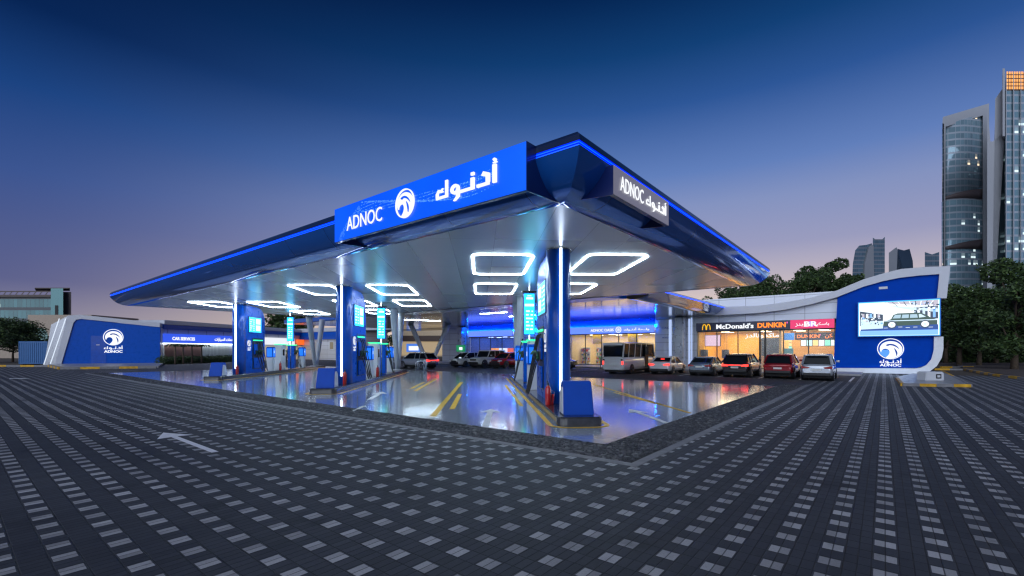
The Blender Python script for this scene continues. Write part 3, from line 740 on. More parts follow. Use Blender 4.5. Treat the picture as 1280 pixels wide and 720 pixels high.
# interiors
def interior(name, x0, x1, cols, depth=5.5, light=(1,.85,.6), e=260, wallc=(.6,.45,.2)):
    b = MB(); y0, y1 = YW+.36, YW+.36+depth
    b.mi = 0; b.box(x0, x1, y1, y1+.1, .13, 3.9); b.box(x0-.1, x0, y0, y1, .13, 3.9); b.box(x1, x1+.1, y0, y1, .13, 3.9)
    ps(b.build('interior_wall', mat(name+'_wall', wallc, .6)))
    b = MB(); b.box(x0, x1, y0, y1, .1, .14); ps(b.build('interior_floor', mat(name+'_floor', (.35,.33,.3), .25)))
    b = MB(); b.box(x0, x1, y0-.3, y1, 3.5, 3.6); ps(b.build('interior_ceiling', mat(name+'_ceil', (.6,.58,.54), .6)))
    k = max(2, int((x1-x0)/2.2))
    b = MB()
    for i in range(k):
        for y in (y0+.8, y0+2.6, y0+4.3):
            cx = x0+(i+.5)*(x1-x0)/k; b.box(cx-.35, cx+.35, y-.12, y+.12, 3.47, 3.498)
    ps(b.build('ceiling_lamp', lit(name+'_lamp', light, 9)))
    area(name+'_light', ((x0+x1)/2, (y0+y1)/2, 3.42), (x1-x0)*.8, depth*.8, e, light)
interior('burger', xM0+.1, xM1-3.9, 0, light=(1,.84,.52), e=300, wallc=(.80,.43,.01))
interior('coffee', xM1-3.75, xM1-.05, 0, light=(1,.80,.5), e=200, wallc=(.78,.50,.12))
interior('market', xO0+.1, xO1-.1, 0, light=(1,.86,.62), e=330, wallc=(.75,.60,.3))
interior('kiosk', xL0+.1, xL1-.1, 0, light=(.35,.5,1), e=150, wallc=(.05,.12,.4))
# shop front frames and glass
def front(x0, x1, n_, z1=3.5):
    b = MB()
    for i in range(n_+1): x = x0+(x1-x0)*i/n_; b.box(x-.035, x+.035, YW+.05, YW+.13, .13, z1)
    b.box(x0, x1, YW+.045, YW+.135, z1-.09, z1); b.box(x0, x1, YW+.045, YW+.135, .13, .2)
    ps(b.build('window_frame', M_fr))
    b = MB(); b.box(x0, x1, YW+.08, YW+.09, .2, z1-.09); ps(b.build('window_glass', M_cglass))
front(xM0, xM1, 6); front(xO0, xO1, 5); front(xL0, xL1, 4)
ps(box('door_column', M_dark, None, xM0+5.2, xM0+5.34, YW-.02, YW+.04, .13, 3.5)); ps(box('door_column', M_dark, None, xM0+5.6, xM0+5.74, YW-.02, YW+.04, .13, 3.5))
ps(box('interior_partition', M_fr, None, xM1-3.86, xM1-3.79, YW+.4, YW+4, .13, 3.5))
# things inside: dark menu wall, menu boards, counters, hanging lamps, inner signs
def thing_box(name, m, x0, x1, y0, y1, z0, z1, label, cat, group=None):
    t = box(name, m, None, x0, x1, y0, y1, z0, z1, bev=.01); return tag(t, label, cat, group)
xa = xM0
thing_box('menu_wall', mat('menu_wall', (.02,.03,.05), .3), xa+4.5, xM1-4.2, YW+4.6, YW+4.8, 1.2, 2.9, 'dark menu wall behind the burger counter', 'wall panel')
bd = thing_box('menu_board', M_dark, xa+7.0, xM1-4.3, YW+4.4, YW+4.55, 1.5, 2.75, 'bright menu board full of pictures above the burger counter', 'menu board')
b = MB(); rnd = random.Random(9); cols = [lit('menu_%d' % i, c, 1.6) for i, c in enumerate([(.8,.9,.85), (.5,.85,.8), (1,.6,.2), (.9,.9,1), (.2,.7,.5)])]
nx = 5; w_ = (xM1-4.3-xa-7.0)/nx
for i in range(nx):
    for j in range(4):
        b.mi = rnd.randrange(5); x = xa+7.0+i*w_+.05; z = 1.55+j*.3; b.vf([(x, YW+4.39, z), (x+w_-.1, YW+4.39, z), (x+w_-.1, YW+4.39, z+.24), (x, YW+4.39, z+.24)], [(0,1,2,3)])
b.build('menu_picture', cols, bd, False)
thing_box('service_counter', mat('counter', (.30,.15,.04), .3), xa+4.6, xM1-4.4, YW+3.2, YW+3.8, .14, 1.2, 'brown service counter of the burger shop', 'counter')
thing_box('order_kiosk', mat('kiosk_teal', (.05,.28,.28), .3), xa+6.9, xa+7.6, YW+.9, YW+1.1, .14, 1.9, 'teal self order screen standing behind the glass', 'kiosk')
sc_ = thing_box('video_screen', M_dark, xa+.25, xa+1.7, YW+1.5, YW+1.6, 2.1, 3.2, 'hanging screen at the left end of the burger shop', 'screen')
ps2 = MB(); ps2.vf([(xa+.3, YW+1.49, 2.15), (xa+1.65, YW+1.49, 2.15), (xa+1.65, YW+1.49, 3.15), (xa+.3, YW+1.49, 3.15)], [(0,1,2,3)]); ps2.build('picture', lit('pink_screen', (.8,.55,.7), 1.2), sc_, False)
for i, x in enumerate((xa+.45, xa+2.3)):
    t = empty('pendant_lamp', (x, YW+.8, 1.0), 0, ('dark hanging lamp at the far left of the burger shop window', 'dark hanging lamp against the yellow wall in the burger shop')[i], 'lamp', 'hanging lamps')
    b = MB(); b.cyl((0,0), .32, 0, .8, 16); b.build('lamp_shade', M_dark, t)
    b = MB(); b.cyl((-.12,0), .015, .8, 2.48, 6); b.cyl((.12,0), .015, .8, 2.48, 6); b.build('cable', M_dark, t)
text('arabic_lettering', '\uFEAF\uFEAA\uFEDF\uFE8E\uFEE7\uFEED\uFEAA\uFEDB\uFE8E\uFEE3', lit('inner_white', (1,1,1), 1.1), bd, (wl(952,420)[0], YW+.02, 2.98), 2.6, .46, 0, .03, .012)
tag(thing_box('hanging_sign', mat('sign_black', (.01,.01,.012), .3), xM1-2.9, xM1-.1, YW+1.6, YW+1.72, 2.62, 3.22, 'black inner coffee sign with orange letters under the pink sign', 'sign'))
hs = bpy.data.objects[-1] if False else [o for o in bpy.data.objects if o.name == 'hanging_sign'][0]
E_or = lit('orange_letter', (1,.22,.0), 1.6); E_pk = lit('pink_letter', (1,.1,.5), 1.2)
text('lettering', 'DUNKIN', E_or, hs, (xM1-1.95, YW+1.58, 2.92), 1.6, .30, 0, .03, .03); text('apostrophe', "'", E_pk, hs, (xM1-1.1, YW+1.58, 3.03), .06, .12, 0, .03, .03)
text('arabic_lettering', '\uFEE6\uFEDC', E_or, hs, (xM1-.5, YW+1.58, 2.92), .55, .4, 0, .03, .02)
bs2 = thing_box('banner', mat('blue_banner', (.02,.18,.6), .4, emit=(.02,.2,.7), es=.6), xM1-3.7, xM1-2.95, YW+1.6, YW+1.66, 2.62, 3.22, 'small blue lit panel beside the inner coffee sign', 'banner')
thing_box('coffee_counter', mat('counter2', (.45,.2,.05), .3), xM1-3.2, xM1-.1, YW+3.4, YW+4.0, .14, 1.2, 'orange counter of the coffee shop', 'counter')
cb = thing_box('menu_board', M_dark, xM1-2.9, xM1-.15, YW+4.9, YW+5.0, 2.1, 2.7, 'row of menu pictures above the coffee counter', 'menu board')
b = MB()
for i in range(6): b.mi = i % 5; x = xM1-2.85+i*.45; b.vf([(x, YW+4.89, 2.15), (x+.4, YW+4.89, 2.15), (x+.4, YW+4.89, 2.65), (x, YW+4.89, 2.65)], [(0,1,2,3)])
b.build('menu_picture', cols, cb, False)
# market shelves
for i in range(4):
    x = xO0+.7+i*1.35+(1.2 if i > 1 else 0)
    t = empty('shop_shelf', (x, YW+2.2+(i % 2), .14), 0, ['shelf of snacks at the left of the market window', 'second shelf of goods in the market window', 'shelf of bottles behind the van in the market', 'last shelf of goods at the right of the market'][i], 'shelf', 'market shelves')
    b = MB(); b.box(-.5, .5, .3, .35, 0, 1.9)
    for z in (.05,.5,.95,1.4,1.85): b.box(-.5, .5, 0, .3, z, z+.03)
    b.build('rack', M_white, t); b = MB()
    for z in (.08,.53,.98,1.43):
        x2 = -.47
        while x2 < .4: w2 = .08+rnd.random()*.1; h2 = .15+rnd.random()*.2; b.mi = rnd.randrange(5); b.box(x2, x2+w2-.015, .02, .25, z, z+h2); x2 += w2
    b.build('goods', [mat('goods_%d' % k, c, .4) for k, c in enumerate([(.6,.05,.03), (.7,.5,.05), (.1,.35,.1), (.7,.7,.65), (.05,.1,.4)])], t)
for i, x in enumerate((xO0+2.2, xO0+6.4)): thing_box('yellow_banner', mat('yellow_banner', (.75,.52,.02), .5), x, x+1.1, YW+1.3, YW+1.36, 2.45, 3.45, ('yellow hanging panel left in the market window', 'yellow hanging panel right in the market window')[i], 'banner', 'yellow panels')
for i in range(3):
    x = xL0+.8+i*1.5
    thing_box('display_fridge', mat('fridge_%d' % i, [(.6,.25,.03), (.5,.5,.5), (.55,.06,.03)][i], .4, emit=[(1,.35,.05), (.8,.9,1), (.9,.15,.05)][i], es=.9), x, x+1.0, YW+3.5, YW+4.2, .14, 2.0, ['orange lit display in the blue shop', 'white lit display in the blue shop', 'red lit display in the blue shop'][i], 'display', 'lit displays')
# shop signs
def shop_sign(x0, x1, z0, z1, m, label, y=YW-.22):
    t = empty('shop_sign', ((x0+x1)/2, y, z0), 0, label, 'sign'); hw = (x1-x0)/2
    b = MB(); b.box(-hw, hw, .012, .09, 0, z1-z0); b.build('housing', M_signbody, t)
    b = MB(); b.box(-hw+.01, hw-.01, 0, .011, .01, z1-z0-.01); b.build('face', m, t); return t, hw, z1-z0
M_oas = lit('periwinkle_face', (.10,.19,1), 1.6)
t, hw, H = shop_sign(xO0, xO1, ZS0, ZS1, M_oas, 'long lit blue market sign with round emblem above the bus')
text('lettering', 'ADNOC OASIS', E_letter, t, (-hw+4.15, -.02, H*.48), 2.7, .28, 0, .03, .012)
art('emblem_ring', ring(.78, 1, 24), E_letter, t, (-hw+6.05, -.02, H*.48), .32, .32)
art('emblem_flower', [[(.13*cos(a)+.42*cos(k*pi/4), .13*sin(a)+.42*sin(k*pi/4)) for a in [2*pi*i/8 for i in range(8)]] for k in range(8)]+[[(.2*cos(2*pi*i/10), .2*sin(2*pi*i/10)) for i in range(10)]], E_letter, t, (-hw+6.05, -.02, H*.48), .32, .32)
text('arabic_lettering', '\uFED9\uFEEE\u0640\uFEE7\uFEA9\uFE83 \uFE94\uFEA3\u0640\u0640\uFE8D\uFEED', E_letter, t, (-hw+8.0, -.02, H*.48), 2.7, .34, 0, .03, .015)
t, hw, H = shop_sign(xL0, xL1, ZS0, ZS1, M_oas, 'plain lit blue sign above the far shop with the red car')
xd = wl(988,410)[0]
t, hw, H = shop_sign(xM0, xd, ZS0, ZS1, mat('black_face', (.012,.013,.02), .3, emit=(.010,.012,.03), es=1), 'black shop sign with yellow arches and orange lettering above parked cars')
arch = []
def archpts(cx, r0, r1, hh, k=10):
    out = []
    for i in range(k):
        a, b_ = pi-pi*i/k, pi-pi*(i+1)/k
        f = lambda r, q: (cx+r*cos(q), hh*(sin(q)**.75)*(1 if r == r1 else .84))
        out.append([f(r1, a), f(r1, b_), f(r0, b_), f(r0, a)])
    return out
E_yl = lit('yellow_letter', (1,.55,.0), 1.1)
art('arches_logo', archpts(-.5, .34, .54, 1.0)+archpts(.5, .34, .54, 1.0), E_yl, t, (-hw+.92, -.02, .10), .36, .54)
text('lettering', "McDonald's", E_letter, t, (-hw+3.30, -.02, H*.5), 3.05, .44, 0, .03, .03)
text('coffee_lettering', 'DUNKIN', E_or, t, (hw-1.35, -.02, H*.5), 2.1, .42, 0, .03, .035); text('apostrophe', "'", E_pk, t, (hw-.2, -.02, H*.72), .08, .14, 0, .03, .03)
t, hw, H = shop_sign(xd+.01, xM1, ZS0, ZS1, lit('pink_face', (.85,.03,.16), 1.0), 'bright pink ice cream shop sign with white Arabic lettering')
text('arabic_lettering', '\uFEF2\u0640\uFE91\u0640\uFEAE', E_letter, t, (-hw+.75, -.02, H*.42), .95, .30, 0, .03, .01) if False else None
text('arabic_lettering', '\uFEB0\uFEE8\uFE91\uFEED\uFEAD', E_letter, t, (-hw+.85, -.02, H*.42), 1.0, .28, 0, .03, .012)
text('emblem_letters', 'BR', E_letter, t, (-.05, -.02, H*.5), .95, .42, 0, .03, .03); b = MB(); b.box(-.20, .12, -.03, -.0, H*.5-.2, H*.5+.2); b.build('emblem_panel', lit('violet', (.35,.15,.9), 1.3), t)
text('arabic_lettering', '\uFEE6\uFEDC\uFEB3\uFE8E\uFE91', E_letter, t, (hw-.85, -.02, H*.45), 1.0, .28, 0, .03, .012)
text('wall_lettering', 'OASIS', M_blue, shop, (wl(833,410)[0]+30, -.02, 3.9), .9, .22, 0, .02); text('wall_lettering', 'MOSQUE', M_blue2, shop, (wl(833,410)[0]+30, -.02, 2.95), .8, .16, 0, .02)
# glowing strips added behind the signs to turn band and soffit blue
b = MB(); b.box(xO0+.1, xO1-.1, YW-.008, YW-.003, 4.02, 4.24); b.b.clear(); b.box(xL1-.2, xO1+.1, YW-.09, YW-.02, 4.12, 4.15); ps(b.build('added_blue_wash', lit('wash', (.0,.13,1), 300)))
b = MB(); b.box(xL0-.2, xL1-.3, YW-.09, YW-.02, 4.12, 4.15); ps(b.build('added_blue_wash', lit('wash', (.0,.13,1), 300)))

# ---------------------------------------------------------------- shop canopy in front of the shop
SZ = 4.92; sx_0, sx_1 = -57, -12.2; sy_0 = 26.4
sc2 = empty('shop_canopy', (-34, 35, 0), 0, 'lower glossy canopy reaching from the shops towards the pumps', 'canopy')
b = MB(); b.face([(sx_0, sy_0, SZ), (sx_0, YW, SZ), (sx_1, YW, SZ), (sx_1, sy_0, SZ)]); ps(b.build('soffit', M_soff), sc2)
prof2 = [(0,SZ), (.12,SZ-.05), (.35,SZ-.03), (.62,SZ+.08), (.85,SZ+.24), (1.05,SZ+.44), (1.2,SZ+.58)]
b = MB(); b.loft([[Vector((sx_1+w, sy_0-.2+w*1.3+(YW+.3-(sy_0-.2+w*1.3))*i/8, z)) for i in range(9)] for w, z in prof2], False, False); ps(b.build('fascia', M_hull), sc2)
b = MB(); b.face([(-40.4, 23.25, 4.745), (-12.5, 23.25, 4.745), (-12.2, sy_0, SZ), (-40.4, sy_0, SZ)]); ps(b.build('link_soffit', M_ceil), sc2)
b = MB(); b.box(-57, -40.42, sy_0-.35, sy_0-.002, SZ-.02, SZ+.5, bev=.1); ps(b.build('front_edge', M_hull), sc2); b = MB(); b.prism([(23.3,4.75), (sy_0,SZ+.01), (sy_0,SZ+.6), (24.3,SZ+.6), (24.0,4.9)], -12.49, -12.3, lambda u, v, w: (w, u, v)); ps(b.build('link_side', M_hull), sc2)
b = MB(); b.box(sx_0, sx_1+1.2, sy_0+1.4, YW+.3, SZ+.585, SZ+.72); b.build; o = b.build('roof', M_white); ps(o, sc2)
b = MB(); b.bar((sx_1+1.205, sy_0+1.4, SZ+.60), (sx_1+1.205, YW+.2, SZ+.60), .03, .05); ps(b.build('led_strip', E_blue), sc2)
b = MB()
for y, w in ((29.5,.12), (33.5,.12)): b.box(-27.5, -24.5, y, y+w, SZ-.02, SZ-.004)
b.bar((-39.0,30,SZ-.01), (-37.6,34,SZ-.01), .25, .02); ps(b.build('ceiling_light', E_ring), sc2)
v_column(at(537, 56), 4.6, SZ, .22, .34, YAW+radians(90), 'thin open V column in front of the far beige building', zb=.0)

# ---------------------------------------------------------------- parapet wave and the tall blue end wall
M_rim = mat('white_rim', (.50,.52,.58), .3, 0, .3, var=.03)
top = [wl(*p) for p in ((868,388),(893,384.6),(949,383),(982,379),(1015.5,373),(1046.7,364.4),(1080,350.5),(1105,343),(1125.6,338),(1155,335.5),(1186.3,334.5))]
low = [wl(*p) for p in ((868,393),(893,395),(949,392),(982,388),(1015.5,381),(1046.7,372.6),(1080,359.5),(1105,352.5),(1125.6,348.5),(1150,345.8),(1173,344.3))]
b = MB(); Yr0, Yr1 = YW-.75, YW+.6
b.loft([[Vector((lx, Yr0, lz)), Vector((tx, Yr0, tz)), Vector((tx, Yr1, tz)), Vector((lx, Yr1, lz))] for (tx, tz), (lx, lz) in zip(top, low)], True, True, False)
R1 = [wl(1173,344.3), wl(1186.3,334.5), wl(1182,374), wl(1170,374)]
b.prism(R1, Yr0+.002, Yr1-.002, lambda u, v, w: (u, w, v)); ps(b.build('parapet', M_rim))
# white panel below the wave, above the signs
b = MB(); P = [(x, z) for x, z in low[:6]]; P = [(xM0-.3, 4.25)]+[(x, z+.05) for x, z in low[1:6]]+[(wl(1046,400)[0], 4.25)]
b.prism(P, YW-.05, YW+.3, lambda u, v, w: (u, w, v)); ps(b.build('upper_wall', M_tile))
ew = empty('end_wall', (wl(1110,460)[0], YW, 0), 0, 'tall deep blue end wall with curved white rim and a large video screen', 'wall')
PB = [wl(1042.4,459.5), wl(1047.5,373), wl(1080,359), wl(1105,352), wl(1125.6,348), wl(1150,345.3), wl(1173,343.8), wl(1170,372), wl(1168,421), wl(1166.5,440), wl(1163,450), wl(1157,456.5), wl(1146,459.5)]
b = MB(); b.prism(PB, YW-.55, YW+.3, lambda u, v, w: (u, w, v)); ps(b.build('blue_face', mat('wall_blue', (.0,.055,.44), .5, 0, 0, spec=.04, var=.05, rvar=.05)), ew)
O_ = [wl(1178,421), wl(1178,436), wl(1176,447), wl(1170,457), wl(1161,464), wl(1152,467.2)]
I_ = [wl(1166.5,421), wl(1166,438), wl(1163,449), wl(1157,456), wl(1150,459.3), wl(1144,460.2)]
b = MB(); b.loft([[Vector((o[0], Yr0, o[1])), Vector((o[0], Yr1, o[1])), Vector((i[0], Yr1, i[1])), Vector((i[0], Yr0, i[1]))] for o, i in zip(O_, I_)], True, True, False)
b.prism([wl(1042,459.6), wl(1042,467.2), wl(1152,467.2), wl(1144,460.2)], Yr0+.002, Yr1-.002, lambda u, v, w: (u, w, max(.02, v))); ps(b.build('rim', mat('lit_rim', (.72,.74,.78), .35)), ew)  # lower rim in a paler colour than the parapet
# video screen
vx0, vz0 = wl(1073,420.5, YW-.9); vx1, vz1 = wl(1175,377.5, YW-.9); vz1 = wl(1073,378.5, YW-.9)[1]
vs_ = empty('video_wall', ((vx0+vx1)/2, YW-.9, vz0), 0, 'large bright video screen on the blue wall showing a green estate car', 'screen'); hw = (vx1-vx0)/2; H = vz1-vz0
b = MB(); b.box(-hw-.05, hw+.05, .012, .34, -.05, H+.05); b.build('frame', M_blue2, vs_)
def q(b, x0, x1, z0, z1, k, dy=0): b.mi = k; b.vf([(-hw+x0*2*hw, -dy, z0*H), (-hw+x1*2*hw, -dy, z0*H), (-hw+x1*2*hw, -dy, z1*H), (-hw+x0*2*hw, -dy, z1*H)], [(0,1,2,3)])
def qp(b, pts, k, dy=0): b.mi = k; b.vf([(-hw+x*2*hw, -dy, z*H) for x, z in pts], [tuple(range(len(pts)))])
vm = [lit('video_%s' % k, c, 1.35) for k, c in dict(white=(.85,.95,1), sky=(.20,.45,.95), navy=(.01,.06,.28), dark=(.03,.05,.09), green=(.035,.075,.06), pale=(.55,.72,.85), glass=(.35,.5,.6), rose=(.45,.42,.5), frame=(.05,.55,1)).items()]
b = MB()
q(b, 0, 1, 0, 1, 0); q(b, .02, .98, .02, .16, 1, .002); q(b, .03, .98, .16, .30, 2, .004); qp(b, [(.02,.30), (.32,.30), (.32,.62), (.02,.74)], 3, .004); qp(b, [(.32,.98), (.98,.98), (.98,.80), (.40,.93)], 7, .004)
q(b, .70, .98, .46, .80, 3, .005); qp(b, [(.35,.88), (.98,.72), (.98,.64), (.62,.74)], 5, .006); qp(b, [(.03,.20), (.03,.50), (.14,.50), (.14,.44), (.32,.44), (.32,.22)], 5, .007)
for i in range(5): q(b, .05+.05*i, .08+.05*i, .54, .66, (7,0,1,0,7)[i], .008)
for i in range(4): q(b, .74+.06*i, .77+.06*i, .5, .78, (0,5,0,1)[i], .008)
qp(b, [(.32,.28), (.33,.42), (.42,.48), (.45,.60), (.50,.64), (.78,.64), (.86,.55), (.90,.48), (.97,.44), (.97,.30)], 4, .010)
qp(b, [(.44,.50), (.47,.60), (.545,.60), (.535,.50)], 6, .012); qp(b, [(.55,.50), (.56,.60), (.64,.60), (.635,.50)], 6, .012); qp(b, [(.65,.50), (.655,.60), (.735,.60), (.745,.50)], 6, .012); qp(b, [(.76,.50), (.755,.60), (.78,.60), (.84,.52)], 5, .012)
q(b, .34, .97, .42, .445, 5, .012)
rv = random.Random(4)
for i in range(46):
    x = rv.uniform(.03,.30); z = rv.uniform(.32,.66); q(b, x, x+rv.uniform(.004,.03), z, z+rv.uniform(.01,.05), rv.choice((0,1,3,5,7)), .0085+i*.00002)
for i in range(40):
    x = rv.uniform(.66,.96); z = rv.uniform(.64,.9); q(b, x, x+rv.uniform(.004,.04), z, z+rv.uniform(.01,.04), rv.choice((0,1,2,3,5)), .0085+i*.00002)
for i in range(9): qp(b, [(.36+.07*i,.97), (.37+.07*i,.97), (.45+.055*i,.84), (.44+.055*i,.84)], 3 if i % 2 else 0, .0095)
for i in range(7): q(b, .33+.09*i, .38+.09*i, .225+.01*(i % 3), .235+.01*(i % 3), 0, .0096)
for cx in (.43, .83):
    for r, k, dy in ((.062,3,.013), (.045,0,.015), (.018,5,.017)): qp(b, [(cx+r*cos(2*pi*i/16), .32+r*2*hw/H*sin(2*pi*i/16)) for i in range(16)], k, dy)
for x0, x1, z0, z1 in ((0,1,0,.012), (0,1,.975,1), (0,.008,0,1), (.992,1,0,1)): q(b, x0, x1, z0, z1, 8, .02)
b.build('picture', vm, vs_, False)
# emblem and name on the blue wall
ex, ez = wl(1113,436, YW-.6); ep = empty('wall_emblem', (ex, YW-.58, 0), 0, 'lit white falcon emblem and name below the video screen', 'sign')
emblem(ep, (0, 0, ez), .76, 0, E_letter, M_blue, .03); art('emblem_field', [[(-.78,-.1), (-.2,-.08), (-.05,-.3), (-.1,-.6), (-.3,-.85), (-.62,-.68), (-.85,-.35)]], lit('sky_blue', (.08,.35,1), 1), ep, (0,.008,ez), .76, .76)
art('arabic_lettering', AR, E_letter, ep, (0, 0, ez-.93), .50, .36); text('lettering', 'ADNOC', E_letter, ep, (0, 0, ez-1.19), 1.2, .21, 0, .03, .03)
sm = empty('wall_plate', (wl(1104,361)[0], YW-.56, wl(1104,361)[1]), 0, 'tiny pale plate high on the blue wall', 'plate'); box('plate', M_white, sm, -.25, .25, -.03, 0, -.08, .1, bev=.005)
area('emblem_glow', (ex, YW-1.6, 1.2), 2.6, .4, 26, (.5,.7,1), (radians(-20),0,0))

# ---------------------------------------------------------------- kerbed islands on the right, intercom box
island([gr(1120,474), gr(1127,482.5), gr(1214,484), gr(1178,465.5), gr(1150,466.5)], .12, M_walk)
painted_kerb([gr(1121,474.5), gr(1128,482.6), gr(1213,484)], .15, .14, .75, name='painted_kerb')
painted_kerb([gr(1213.5,484), gr(1178,465.5)], .15, .12, 8)
painted_kerb([gr(1168,462.5), gr(1206,463), gr(1243,470), gr(1330,481)], .16, .2, 1.3, 1)
painted_kerb([gr(1176,460), gr(1216,459.8)], .16, .2, 1.3, 1)
sheet('planted_ground', [gr(1206,462.6)[:2], gr(1330,480.5)[:2], at(1330,60)[:2], at(1190,60)[:2]], .10, mat('dry_soil', (.07,.055,.05), .9, var=.3, vs=2, bump=.5))
ib = empty('intercom_box', gr(1162.5,475.5,.12)+Vector((0,0,.0)), YAW, 'small white box with a black square mark on the kerbed island', 'box')
b = MB(); b.prism([(-.50,0), (.5,0), (.5,.40), (.44,.48), (-.40,.48), (-.46,.44)], -.3, .3, lambda u, v, w: (u, w, v)); bmesh.ops.bevel(b.b, geom=list(b.b.edges), offset=.03, segments=2, affect='EDGES'); b.build('body', M_white, ib)
b = MB(); b.box(.05, .33, -.312, -.302, .12, .36); b.build('mark', M_dark, ib); b = MB(); b.box(.11, .27, -.318, -.312, .18, .30); b.build('mark_centre', M_white, ib)

# ---------------------------------------------------------------- left wing of the station
def vw(p0, p1):                                       # frame along a wall from p0 to p1
    d = (p1-p0); d.z = 0; L_ = d.length; d.normalize(); return d, L_, math.atan2(d.y, d.x)
PL, PR = at(77, 52), at(200, 55.5)
lw = empty('kiosk_building', (PL+PR)/2, vw(PL, PR)[2], 'glossy blue end building with falcon emblem and twin white light lines', 'building')
L_ = vw(PL, PR)[1]; hx = L_/2
zt0, zt1 = 5.55, 4.75
b = MB(); PB = [(-hx+.0,0), (-hx+1.1,zt0-.7), (-hx+1.35,zt0-.35), (-hx+1.8,zt0-.25)]+[(-hx+1.8+(L_-1.8)*i/6, zt0-.25-(zt0-zt1)*(i/6)) for i in range(1,7)]+[(hx,0)]
b.prism(PB, 0, .3, lambda u, v, w: (u, w, v)); b.build('blue_face', M_blue, lw)
b = MB(); b.box(-hx+.05, hx, .31, 5, 0, zt1-.3); b.build('body', M_white, lw)
b = MB(); PT = [(-hx-.55,0), (-hx-.02,0), (-hx+1.08,zt0-.7), (-hx+1.33,zt0-.33), (-hx+1.8,zt0-.22)]+[(-hx+1.8+(L_-1.8)*i/6, zt0-.22-(zt0-zt1)*(i/6)) for i in range(1,7)]+[(hx+.02,zt1+.25), (-hx+1.6,zt0+.25), (-hx+.55,zt0+.10)]
k = len(PT); b.prism(PT, -.12, .9, lambda u, v, w: (u, w, v)); b.build('rim', M_rim, lw)
b = MB(); b.prism([(-hx-2.1,0), (-hx-.56,0), (-hx+.54,zt0+.09), (-hx-1.3,zt0-.9)], 0.1, 1.2, lambda u, v, w: (u, w+(-u-hx)*.5+.2, v)); b.build('end_face', M_grey, lw)
b = MB()
for o_ in (-1.55, -1.0): b.bar((-hx+o_, .02, .12), (-hx+o_+1.45, -.25, zt0-.25), .07, .05, (0,1,0))
b.build('light_line', lit('line_led', (.75,.85,1), 1.0), lw)
b = MB(); b.box(-hx+2.6, -hx+4.0, -.02, -.001, .15, 3.4); b.build('door', M_blue2, lw)
b = MB(); b.box(-hx+3.1, -hx+3.4, -.03, -.021, 2.3, 2.4); b.build('door_plate', M_white, lw)
emblem(lw, (.1, -.045, 3.25), .95, 0, E_letter, M_blue, .03); art('arabic_lettering', AR, E_letter, lw, (.1,-.045,2.0), .70, .46); text('lettering', 'ADNOC', E_letter, lw, (.1,-.045,1.58), 1.72, .30, 0, .03, .03)
# low wing running back from it
Q0, Q1 = at(200.5, 56.5), at(374, 84); Q2 = at(470, 92)
wg = empty('service_wing', Q0, vw(Q0, Q1)[2], 'long white service wing with a blue stripe and lit blue sign', 'building'); L2 = vw(Q0, Q1)[1]
b = MB(); b.box(0, L2+5, 0, 6, 0, 4.9); b.build('wall', M_white, wg)
b = MB(); b.box(0, L2+5, -.5, .0, 4.35, 4.9); b.build('blue_stripe', M_blue2, wg)
b = MB(); b.box(0, L2+5, -.6, 6.2, 4.902, 5.45, bev=.08); b.build('parapet', M_rim, wg)
b = MB()
for x in range(1, int(L2+5), 3): b.box(x-.02, x+.02, -.015, -.002, 3.85, 4.34)
b.build('panel_joint', M_dark, wg)
b = MB(); b.box(.3, 6.0, -.03, -.002, .9, 2.45); b.build('brown_wall', mat('brown_wall', (.22,.11,.09), .5, var=.2, vs=1), wg)
b = MB(); b.box(6.1, 11, -.05, -.002, 0.9, 2.5); b.build('roller_door', seam_mat('ribbed_white', (.6,.63,.6), 0, .4, 0, .25, 50, .75, .03), wg)
b = MB(); b.box(12, L2+4, -.04, -.002, .1, 2.4); b.build('shop_window', lit('dim_window', (.75,.62,.42), .55), wg)
b = MB(); b.box(L2-1.5, L2+.8, -.75, -.4, 2.7, 3.6); o = b.build('orange_sign', lit('orange_face', (1,.13,.01), 1.2), wg)
s3 = empty('service_sign', Q0, vw(Q0, Q1)[2], 'long lit blue car services sign on the left service wing', 'sign')
b = MB(); b.box(0, 12.2, -.35, -.06, 2.62, 3.78); b.build('lit_face', lit('service_face', (.03,.10,.85), 1), s3); b = MB(); b.box(0, 12.2, -.36, -.06, 2.55, 2.615); b.build('lower_light', E_white, s3)
b = MB(); b.box(12.25, L2-1.8, -.34, -.05, 2.62, 3.78); b.build('white_face', lit('white_face', (.85,.88,.95), 1), s3)
text('lettering', 'CAR SERVICES', E_letter, s3, (3.0,-.37,3.2), 3.4, .42, 0, .03, .03); text('arabic_lettering', '\uFE95\uFE8D\uFEAD\uFE8E\uFEF4\uFEB4\uFEDF\uFE8D \uFE95\uFE8E\uFEE3\uFEAA\uFEA7', E_letter, s3, (9.8,-.37,3.2), 3.6, .55, 0, .03, .03)
o = struct(sheet('hedge_bed', [at(200,54.6)[:2], at(300,68)[:2], at(300,69)[:2], at(200,55.6)[:2]], .05, M_sand))
# wall with windows linking the wings
K0, K1 = at(374, 85), at(560, 66)
lk = empty('link_building', K0, vw(K0, K1)[2], 'grey link wall with small windows between the two wings', 'building'); L3 = vw(K0, K1)[1]
b = MB(); b.box(0, L3*.50, 0, 5, 0, 4.9); b.build('wall', M_tile, lk); b = MB(); b.box(0, L3, -.6, 5, 4.902, 5.6, bev=.08); b.build('parapet', M_rim, lk)
b = MB(); b.box(0, L3*.5, -.5, 0, 3.6, 4.88); b.build('blue_stripe', M_blue2, lk)
for x in (4.5, 9.5):
    b = MB(); b.box(x-.8, x+.8, -.06, -.002, 1.6, 3.4); w = b.build('window', M_white, lk); b = MB(); b.box(x-.45, x+.45, -.075, -.062, 1.9, 3.1); b.build('pane', lit('window_glow', (.35,.3,.2), .5), w)
